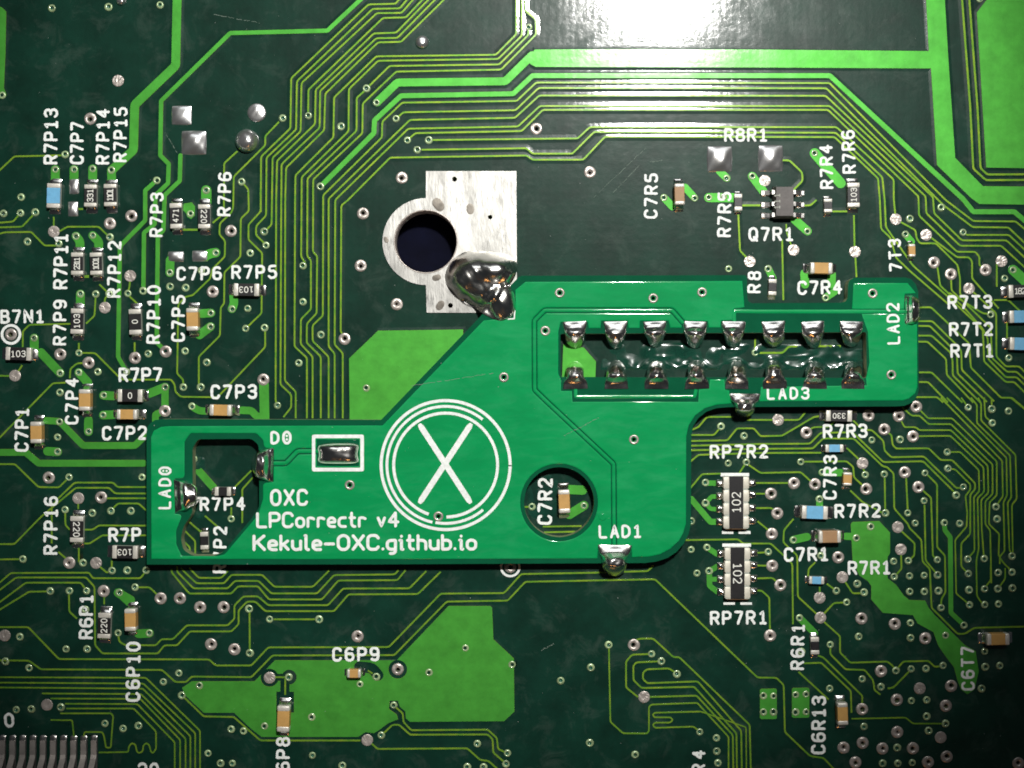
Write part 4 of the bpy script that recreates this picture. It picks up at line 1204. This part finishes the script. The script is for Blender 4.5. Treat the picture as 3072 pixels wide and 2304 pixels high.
holes = [cutA, cutB, chan(tl1, 68), chan(tl2, 74), cutJ] + [circle(c, RAH * 1.3, 12) for c in AV]
ZP = ZA + 0.0036
ASK = [(0.0040, ZP - .00045, 0), (0.0085, ZP - .0017, 0), (0.0102, ZA - .0004, 1)]
def pour_obj(v, f, fm):
    me = mesh('copper_pour', v, f, [M['apour'], M['amask']], False, fm)
    ntop = sum(1 for p in f if len(p) == 3)
    smooth_skirt(me, [len(p) == 4 and k == 0 for p, k in zip(f, fm)])
    link('copper_pour', me, ad)
v, f, fm = slab(toW(pour), holes, ZP, ZA - 0.001, skirt=ASK)
pour_obj(v, f, fm)
for s in ((2272, 600, '808,700 1240,700 1292,762 1212,766 1206,893 796,893'),
          (2272, 600, '880,956 1222,956 1226,1042 1312,1042 1316,1545 1300,1595 1250,1638 1205,1652 30,1658 40,1562 920,1548 912,1480 940,1350 926,1090')):
    pl = toW(seq(*s))
    hs = [circle(c, RAH * 1.3, 12) for c in AV if inside(pl, np.array([c[0]]), np.array([c[1]]))[0]]
    v, f, fm = slab(pl, hs, ZP, ZA - 0.001, skirt=ASK)
    pour_obj(v, f, fm)
tl3 = seq(1520, 600, '1887,1015 1887,920 2079,925 3310,925')
tl4 = seq(1520, 600, '572,1560 572,1632 1560,1630 1572,1570')
for lst, w in ((tl1, 22), (tl2, 24), (tl3, 24), (tl4, 22)):
    verts, faces, fm = [], [], []
    h = w * TPX / 2
    pw = round_corners(toW(lst), h)
    ribbon(pw, [(-h * 1.35, ZA - .0005), (-h * .95, ZA + .0022), (-h * .35, ZA + .0032), (h * .35, ZA + .0032), (h * .95, ZA + .0022), (h * 1.35, ZA - .0005)], verts, faces, fm, [0] * 5)
    link('trace', mesh('trace', verts, faces, M['apour'], True), ad)
v, f, fm = lathe([(RA, ZA - .001, 0), (RA * .95, ZP + .003, 0), (RA * .72, ZP + .0055, 0), (RAH * 1.05, ZP + .002, 0), (RAH * .8, ZA - .015, 1), (RAH * .7, .02, 1)], 22)
me_av = mesh('via', v, f, [M['tin'], M['dark_hole']], True, fm)
for c in AV: link('via', me_av, ad, (c[0], c[1], 0))
v, f, fm = lathe([(34 * TPX, ZP - .002, 0), (30 * TPX, ZP + .003, 0), (20 * TPX, ZP + .001, 0), (0.0001, ZP + .003, 0)], 20)
tile(1520, 1200)
c = P(795, 970, ZA); link('via', mesh('via', v, f, [M['apour']], True, fm), ad, (c[0], c[1], 0))

# lettering and emblem
ZI = ZP + 0.0003
def atx(s, ox, oy, x0, y0, x1, y1, h, mono=True, st=.18, gap=.26):
    tile(ox, oy)
    o = link('printed_text', text_mesh('printed_text', s, S(x0, y0), S(x1, y1), h * TK, h * TK * st, ZI, .0015, M['ink'], mono, gap), ad)
atx('Dz', 760, 1200, 140, 372, 318, 370, 116, st=.2)
atx('OXC', 760, 1200, 138, 882, 456, 880, 144)
atx('LPCorrectr v4', 760, 1200, 22, 1066, 1215, 1060, 138, False)
atx('Kekule-OXC.github.io', 760, 1200, -8, 1256, 1858, 1250, 142, False, .19, .24)
atx('LADz', 0, 1200, 1420, 908, 1424, 552, 110, st=.18)
atx('LAD1', 1520, 1200, 762, 1152, 1124, 1146, 116, st=.19)
atx('LAD2', 2272, 600, 1187, 1198, 1178, 852, 112, st=.18)
atx('LAD3', 2272, 600, 78, 1660, 434, 1656, 108, st=.19)
tile(760, 1200)
verts, faces, fm = [], [], []
cxp, cyp = 1595, 540
def arc(r, a0, a1, w, zo):
    n = max(12, int(abs(a1 - a0) / 4))
    p = [P(cxp + r * math.cos(math.radians(a0 + (a1 - a0) * k / n)), cyp + r * math.sin(math.radians(a0 + (a1 - a0) * k / n)), ZI) for k in range(n + 1)]
    h = w * TPX / 2
    b0, k = ribbon(p, [(-h, ZI - .001), (-h * .9, ZI + .0015 + zo), (h * .9, ZI + .0015 + zo), (h, ZI - .001)], verts, faces, fm, [0, 0, 0])
arc(535, 0, 361, 27, 0)
arc(487, -51, -257, 24, .0003)          # from the upper gap, over the top and the left side
arc(484, 100, 50, 24, .0006)
arc(431, -251, 89, 26, .0003)
for (x0, y0, x1, y1), zo in (((1388, 218, 1792, 838), .0003), ((1797, 214, 1388, 838), .0007)):
    p = [P(x0 + (x1 - x0) * t, y0 + (y1 - y0) * t, ZI) for t in (-.03, 0, .02, .5, .98, 1, 1.03)]
    h = 50 * TPX / 2
    b0, k = ribbon(p, [(-h, ZI - .001), (-h * .9, ZI + .0015 + zo), (h * .9, ZI + .0015 + zo), (h, ZI - .001)], verts, faces, fm, [0, 0, 0])
    for ii, q in ((0, .55), (6, .55), (1, .9), (5, .9)):
        for j in range(k):
            vv = verts[b0 + ii * k + j]
            verts[b0 + ii * k + j] = (p[ii][0] + (vv[0] - p[ii][0]) * q, p[ii][1] + (vv[1] - p[ii][1]) * q, vv[2])
link('printed_emblem', mesh('printed_emblem', verts, faces, M['ink']), ad)
fo = ease(toW(pts('487,287 918,287 918,592 487,592')), .014)
fi = ease(toW(pts('514,316 888,316 888,562 514,562')), .008)
v, f, fm = slab(fo, [fi], ZI + .0016, ZA)
link('printed_frame', mesh('printed_frame', v, f, M['ink']), ad)
tile(1520, 600)
verts, faces, fm = [], [], []
ribbon([P(68, 915, ZI), P(62, 985, ZI), P(8, 988, ZI)], [(-.004, ZI - .001), (-.0035, ZI + .0015), (.0035, ZI + .0015), (.004, ZI - .001)], verts, faces, fm, [0, 0, 0])
link('printed_corner', mesh('printed_corner', verts, faces, M['ink']), ad)

scratch(ad, ZP + .0004, 760, 600, 1310, 1542, 2020, 1432, 7)
scratch(ad, ZP + .0004, 1520, 1200, 470, 300, 760, 150, 8)

# ---------------------------------------------------------------- solder joints
def joint(ox, oy, rim, centre, label, prof=soft, wob=.004, group=None, mm=None, rings=12):
    tile(ox, oy)
    o3 = [(*P(x, y, z), z) for x, y, z in rim]
    c = (*P(centre[0], centre[1], centre[2]), centre[2])
    me = star_dome(o3, c, prof, rings, 5, wob, rng.random() * 9, mm or M['solder'], 'solder_joint')
    o = link('solder_joint', me)
    return tag(o, label, 'solder joint', group)
NTH = ['first', 'second', 'third', 'fourth', 'fifth', 'sixth', 'seventh', 'last']
def interp(tab, v):
    for (a0, b0), (a1, b1) in zip(tab, tab[1:]):
        if v <= a1:
            u = (v - a0) / (a1 - a0)
            u = u * u * (3 - 2 * u)
            return b0 + (b1 - b0) * u
    return tab[-1][1]
def edge_joint(ox, oy, p0, p1, width, base, bulge, label, v0=.55, seed=0, group=None, nv=26, nu=18):
    """solder flowing from an edge pad (p0) down to the main board (p1): width, base height and bulge along the way"""
    tile(ox, oy)
    d = np.array(p1, float) - np.array(p0, float)
    L_ = np.hypot(*d); d /= L_
    n = np.array((-d[1], d[0]))
    verts, faces = [], []
    for i in range(nv + 1):
        v = i / nv
        v = 1 - (1 - v) ** 1.35
        w = interp(width, v)
        if v > v0: w *= math.sqrt(max(0.0004, 1 - ((v - v0) / (1 - v0)) ** 2))
        bz, hb = interp(base, v), interp(bulge, v)
        if v > .8: hb *= math.sqrt(max(0, 1 - ((v - .8) / .2) ** 2))
        for j in range(nu + 1):
            u = math.sin((2 * j / nu - 1) * math.pi / 2)
            q = np.array(p0) + d * (v * L_) + n * (u * w * (1 + .03 * math.sin(v * 9 + seed)))
            z = bz + hb * math.sqrt(max(0, 1 - u * u)) * (1 + .08 * vnoise(v * 3, u * 2, 1.3, seed))
            if abs(u) > .999: z -= .001
            verts.append((*P(q[0], q[1], z), z))
    for i in range(nv):
        for j in range(nu):
            a_ = i * (nu + 1) + j
            faces.append((a_, a_ + 1, a_ + nu + 2, a_ + nu + 1))
    me = mesh('solder_joint', verts, faces, M['solder'], True)
    bm_ = bmesh.new(); bm_.from_mesh(me); bmesh.ops.recalc_face_normals(bm_, faces=bm_.faces)
    up_ = sum(f_.normal.z * f_.calc_area() for f_ in bm_.faces)
    if up_ < 0: bmesh.ops.reverse_faces(bm_, faces=bm_.faces)
    bm_.to_mesh(me); bm_.free()
    o = link('solder_joint', me)
    return tag(o, label, 'solder joint', group)
g1 = 'solder joints along the rectangular cutout'
for k, X in enumerate((563, 900, 1232, 1560, 1888, 2209, 2539, 2862)):
    q = rng.uniform
    edge_joint(1520, 600, (X + q(-5, 5), 1008), (X + q(-14, 14), 1232 + q(-10, 8)), [(0, 98), (.35, 94 + q(-3, 3)), (.7, 78 + q(-8, 8)), (1, 74)],
               [(0, .103), (.4, .102), (1, .004)], [(0, .003), (.15, .018), (.45, .050 + q(-.010, .012)), (.75, .060 + q(-.012, .016)), (1, .03)],
               NTH[k] + ' solder joint from the left in the upper row of the rectangular cutout', .6, k * 1.7, g1)
for k, X in enumerate((573, 905, 1240, 1575, 1905, 2229, 2554, 2874)):
    q = rng.uniform
    edge_joint(1520, 600, (X + q(-5, 5), 1566), (X + q(-10, 10), 1334 + q(-8, 10)), [(0, 100), (.24, 98), (.48, 76 + q(-4, 8)), (1, 76)],
               [(0, .103), (.42, .102), (1, .004)], [(0, .003), (.14, .010), (.5, .062 + q(-.012, .016)), (.75, .075 + q(-.012, .012)), (1, .03)],
               NTH[k] + ' solder joint from the left in the lower row of the rectangular cutout', .62, k * 2.3 + 1, g1)
g2 = 'solder joints on the edge pads of the adapter board'
BZ = [(0, .103), (.60, .102), (1, .004)]
BZF = [(0, .103), (.80, .102), (1, .02)]
BALL = [(0, .003), (.16, .022), (.5, .095), (.72, .10), (1, .04)]
edge_joint(1520, 1200, (897, 1204), (893, 1466), [(0, 143), (.2, 136), (.45, 104), (1, 100)], BZ, BALL, 'large solder ball on the edge pad below the printed LAD1', .6, 3, g2)
edge_joint(1520, 1200, (1977, -52), (1975, 146), [(0, 132), (.2, 124), (.45, 88), (1, 86)], BZ, [(0, .003), (.16, .028), (.5, .08), (.72, .09), (1, .04)], 'solder ball on the edge pad left of the printed LAD3', .6, 5, g2)
edge_joint(760, 1200, (166, 538), (-14, 532), [(0, 136), (.5, 134), (1, 132)], BZF, [(0, .006), (.15, .03), (.5, .085), (.75, .085), (1, .04)], 'solder ball on the edge pad below the printed D0', .35, 7, g2)
edge_joint(0, 1200, (1448, 796), (1668, 785), [(0, 135), (.35, 130), (.6, 105), (1, 90)], BZF, [(0, .006), (.15, .035), (.4, .085), (.75, .07), (1, .03)], 'solder joint on the edge pad right of the printed LAD0', .45, 9, g2)
edge_joint(2272, 600, (1224, 910), (1370, 910), [(0, 120), (.5, 118), (1, 114)], BZF, [(0, .006), (.15, .035), (.5, .085), (.75, .075), (1, .03)], 'tall solder joint on the right-hand edge pad beside the printed LAD2', .4, 11, g2)
joint(760, 1200, [(545, 372, .105), (700, 352, .105), (862, 366, .105), (868, 450, .105), (862, 524, .105), (700, 535, .105), (548, 522, .105), (540, 450, .105)], (705, 440, .165), 'solder bridge inside the white printed frame', lambda t: (1 - t ** 3) ** .8, .003)
# the big lump that ties the plate to the adapter board
tile(760, 600)
lump_rim = [(1595, 600, .006), (1650, 500, .006), (1760, 430, .006), (1900, 425, .006), (2050, 440, .006), (2165, 490, .006), (2190, 580, .02), (2130, 690, .10), (2165, 790, .106), (2165, 930, .106), (2060, 1000, .106), (1930, 955, .106), (1850, 905, .02), (1740, 860, .006), (1650, 760, .006), (1598, 690, .006)]
def lump_z(x, y):
    z = 0
    for cx_, cy_, rx, ry, h in ((1750, 640, 165, 185, .16), (2025, 575, 175, 140, .19), (1895, 690, 190, 190, .15), (1885, 560, 210, 150, .165), (2070, 850, 110, 150, .055)):
        d2 = ((x - cx_) / rx) ** 2 + ((y - cy_) / ry) ** 2
        z += (h * math.sqrt(1 - d2)) ** 5 if d2 < 1 else 0
    return z ** .2
n = len(lump_rim)
fine = []
for i in range(n):
    p0, p1, p2, p3 = (np.array(lump_rim[(i + k) % n], float) for k in (-1, 0, 1, 2))
    for s in range(6):
        t = s / 6
        fine.append(0.5 * ((2 * p1) + (-p0 + p2) * t + (2 * p0 - 5 * p1 + 4 * p2 - p3) * t * t + (-p0 + 3 * p1 - 3 * p2 + p3) * t ** 3))
cpt = np.array((1900., 670., .02))
verts, faces = [], []
R_ = 26
for r in range(R_ + 1):
    t = r / R_
    for q in fine:
        x, y = cpt[0] + (q[0] - cpt[0]) * t, cpt[1] + (q[1] - cpt[1]) * t
        dd = ((x - 1880) * .717 + (y - 970) * .696 + 110) / 110
        dd = min(1, max(0, dd)); dd = dd * dd * (3 - 2 * dd)
        edge_f = max(0.0, 1 - t ** 5) ** .5
        z = .006 + .101 * dd + (.004 + lump_z(x, y)) * edge_f
        z += .005 * vnoise(x * .012, y * .014, 1.0, 2) * edge_f + .0015 * vnoise(x * .03, y * .03, 1.0, 5) * edge_f
        verts.append((*P(x, y, z), z))
m_ = len(fine)
for r in range(R_):
    for k in range(m_):
        a, b = r * m_ + k, r * m_ + (k + 1) % m_
        faces.append((a, a + m_, b + m_, b))
o = link('solder_joint', mesh('solder_joint', verts, faces, M['lump'], True))
tag(o, 'big uneven solder lump joining the silver plate to the adapter board corner', 'solder joint')
# through-hole joints at the upper left and the two big pads of R8R1
g3 = 'solder joints of through-hole parts on the main board'
def pad_joint(ox, oy, cx_, cy_, w, h, hz, label, power=3.0):
    tile(ox, oy)
    o = dome_rect('solder_joint', P(cx_, cy_, hz * .5), w * TPX, h * TPX, hz * 1.3, M['bright_solder'], None, .001, 16, 2.2, .9, seed=int(cx_))
    tag(o, label, 'solder joint', g3)
pad_joint(0, 0, 1506, 955, 168, 160, .012, 'smaller square solder joint right of the wide vertical trace')
pad_joint(0, 0, 1606, 1182, 210, 200, .022, 'larger square solder joint left of the round solder ball')
pad_joint(1520, 0, 1768, 1318, 210, 218, .019, 'left of the two square solder joints below the printed R8R1')
pad_joint(2272, 0, 112, 1312, 208, 222, .019, 'right of the two square solder joints below the printed R8R1')
def ball(ox, oy, x, y, r, hz, label, mm=None):
    tile(ox, oy)
    rim = [(x + r * math.cos(a * math.pi / 5), y + r * math.sin(a * math.pi / 5), .002) for a in range(10)][::-1]
    joint(ox, oy, rim, (x, y, hz), label, bead, .002, g3, mm or M['bright_solder'])
ball(0, 0, 2130, 935, 78, .016, 'flat round solder joint directly above the dark solder ball')
ball(0, 0, 2050, 1170, 98, .085, 'dark round solder ball below the flat round solder joint')
ball(0, 0, 1005, 8, 38, .03, 'small round solder bump at the top edge of the board')
ball(760, 0, 1400, 350, 56, .03, 'small dark solder bump between the two bundles of traces')

# flux left in the rectangular cutout and round the joints: glossy film with its own relief
def flux(ox, oy, x0, y0, x1, y1, amp, seed, thr=.1, ridge=False):
    tile(ox, oy)
    nx, ny = max(8, int((x1 - x0) / 8)), max(6, int((y1 - y0) / 8))
    verts, faces = [], []
    r2 = random.Random(seed)
    bumps = [(r2.uniform(x0, x1), r2.uniform(y0, y1), r2.uniform(22, 60), r2.uniform(.25, .8)) for _ in range(int((x1 - x0) * (y1 - y0) / 5200))]
    for i in range(nx + 1):
        for j in range(ny + 1):
            x, y = x0 + (x1 - x0) * i / nx, y0 + (y1 - y0) * j / ny
            e = min(i, nx - i, j, ny - j) / 3.0
            z = -thr
            for bx_, by_, s_, h_ in bumps:
                d2 = ((x - bx_) ** 2 + (y - by_) ** 2) / (s_ * s_)
                if d2 < 6: z += h_ * math.exp(-d2)
            if ridge:
                yr = 1352 - 40 * math.cos(2 * math.pi * (x - 573) / 331) + 8 * math.sin(x * .031)
                z += .75 * math.exp(-((y - yr) / 13) ** 2) * (.6 + .4 * math.sin(x * .023 + 1)) * (x > 1000)
                z += .4 * math.exp(-((y - 1270 - 30 * math.sin(x * .006)) / 12) ** 2) * max(0, math.sin(x * .011))
            z = (z * min(1, e) - .3 * max(0, 1 - e)) * amp
            verts.append((*P(x, y), max(z, -.0015)))
    for i in range(nx):
        for j in range(ny):
            a = i * (ny + 1) + j
            q = (a, a + 1, a + ny + 2, a + ny + 1)
            if max(verts[k][2] for k in q) > -.0012: faces.append(q)
    return verts, faces
V_, F_ = [], []
for args in ((1520, 600, 770, 1180, 2985, 1420, .007, 3, .30, True), (0, 1200, 1600, 420, 1720, 1000, .006, 5, .5), (1520, 1200, 160, 600, 440, 1000, .005, 6, .5)  ):
    vv, ff = flux(*args)
    b0 = len(V_)
    V_ += vv; F_ += [tuple(i + b0 for i in q) for q in ff]
fx = link('flux_residue', mesh('flux_residue', V_, F_, M['flux'], True))
tag(fx, 'glossy dried flux residue left round the solder joints', 'flux', None, 'stuff')

# fine dust on both boards
r3 = random.Random(21)
EDGE_W = toW(edge, ZA)
V_, F_ = [], []
CUTS = [lad0, head, circ]
for k in range(420):
    x, y = r3.uniform(-3.25, 3.25), r3.uniform(-2.42, 2.42)
    X1, Y1 = np.array([x]), np.array([y])
    on = inside(EDGE_W, X1, Y1)[0] and not any(inside(c_, X1, Y1)[0] for c_ in CUTS)
    if not on and r3.random() < .25: continue
    z = ZP + .0004 if on else .0036
    r = r3.choice((.0010, .0014, .0014, .0018, .0026)) * r3.uniform(.8, 1.3)
    a0 = r3.uniform(0, 6.28); st = r3.uniform(.4, 1)
    b0 = len(V_)
    for j in range(5):
        a_ = a0 + j * 2 * math.pi / 5
        px_, py_ = r * math.cos(a_), r * st * math.sin(a_)
        V_.append((x + px_ * math.cos(a0) - py_ * math.sin(a0), y + px_ * math.sin(a0) + py_ * math.cos(a0), z))
    V_.append((x, y, z + r * .8))
    F_ += [(b0 + j, b0 + (j + 1) % 5, b0 + 5) for j in range(5)]
M['dust'] = mat('dust', (0.42, 0.46, 0.42), 0.9)
du = link('dust', mesh('dust', V_, F_, M['dust']))
tag(du, 'fine pale dust specks scattered over both boards', 'dust', None, 'stuff')
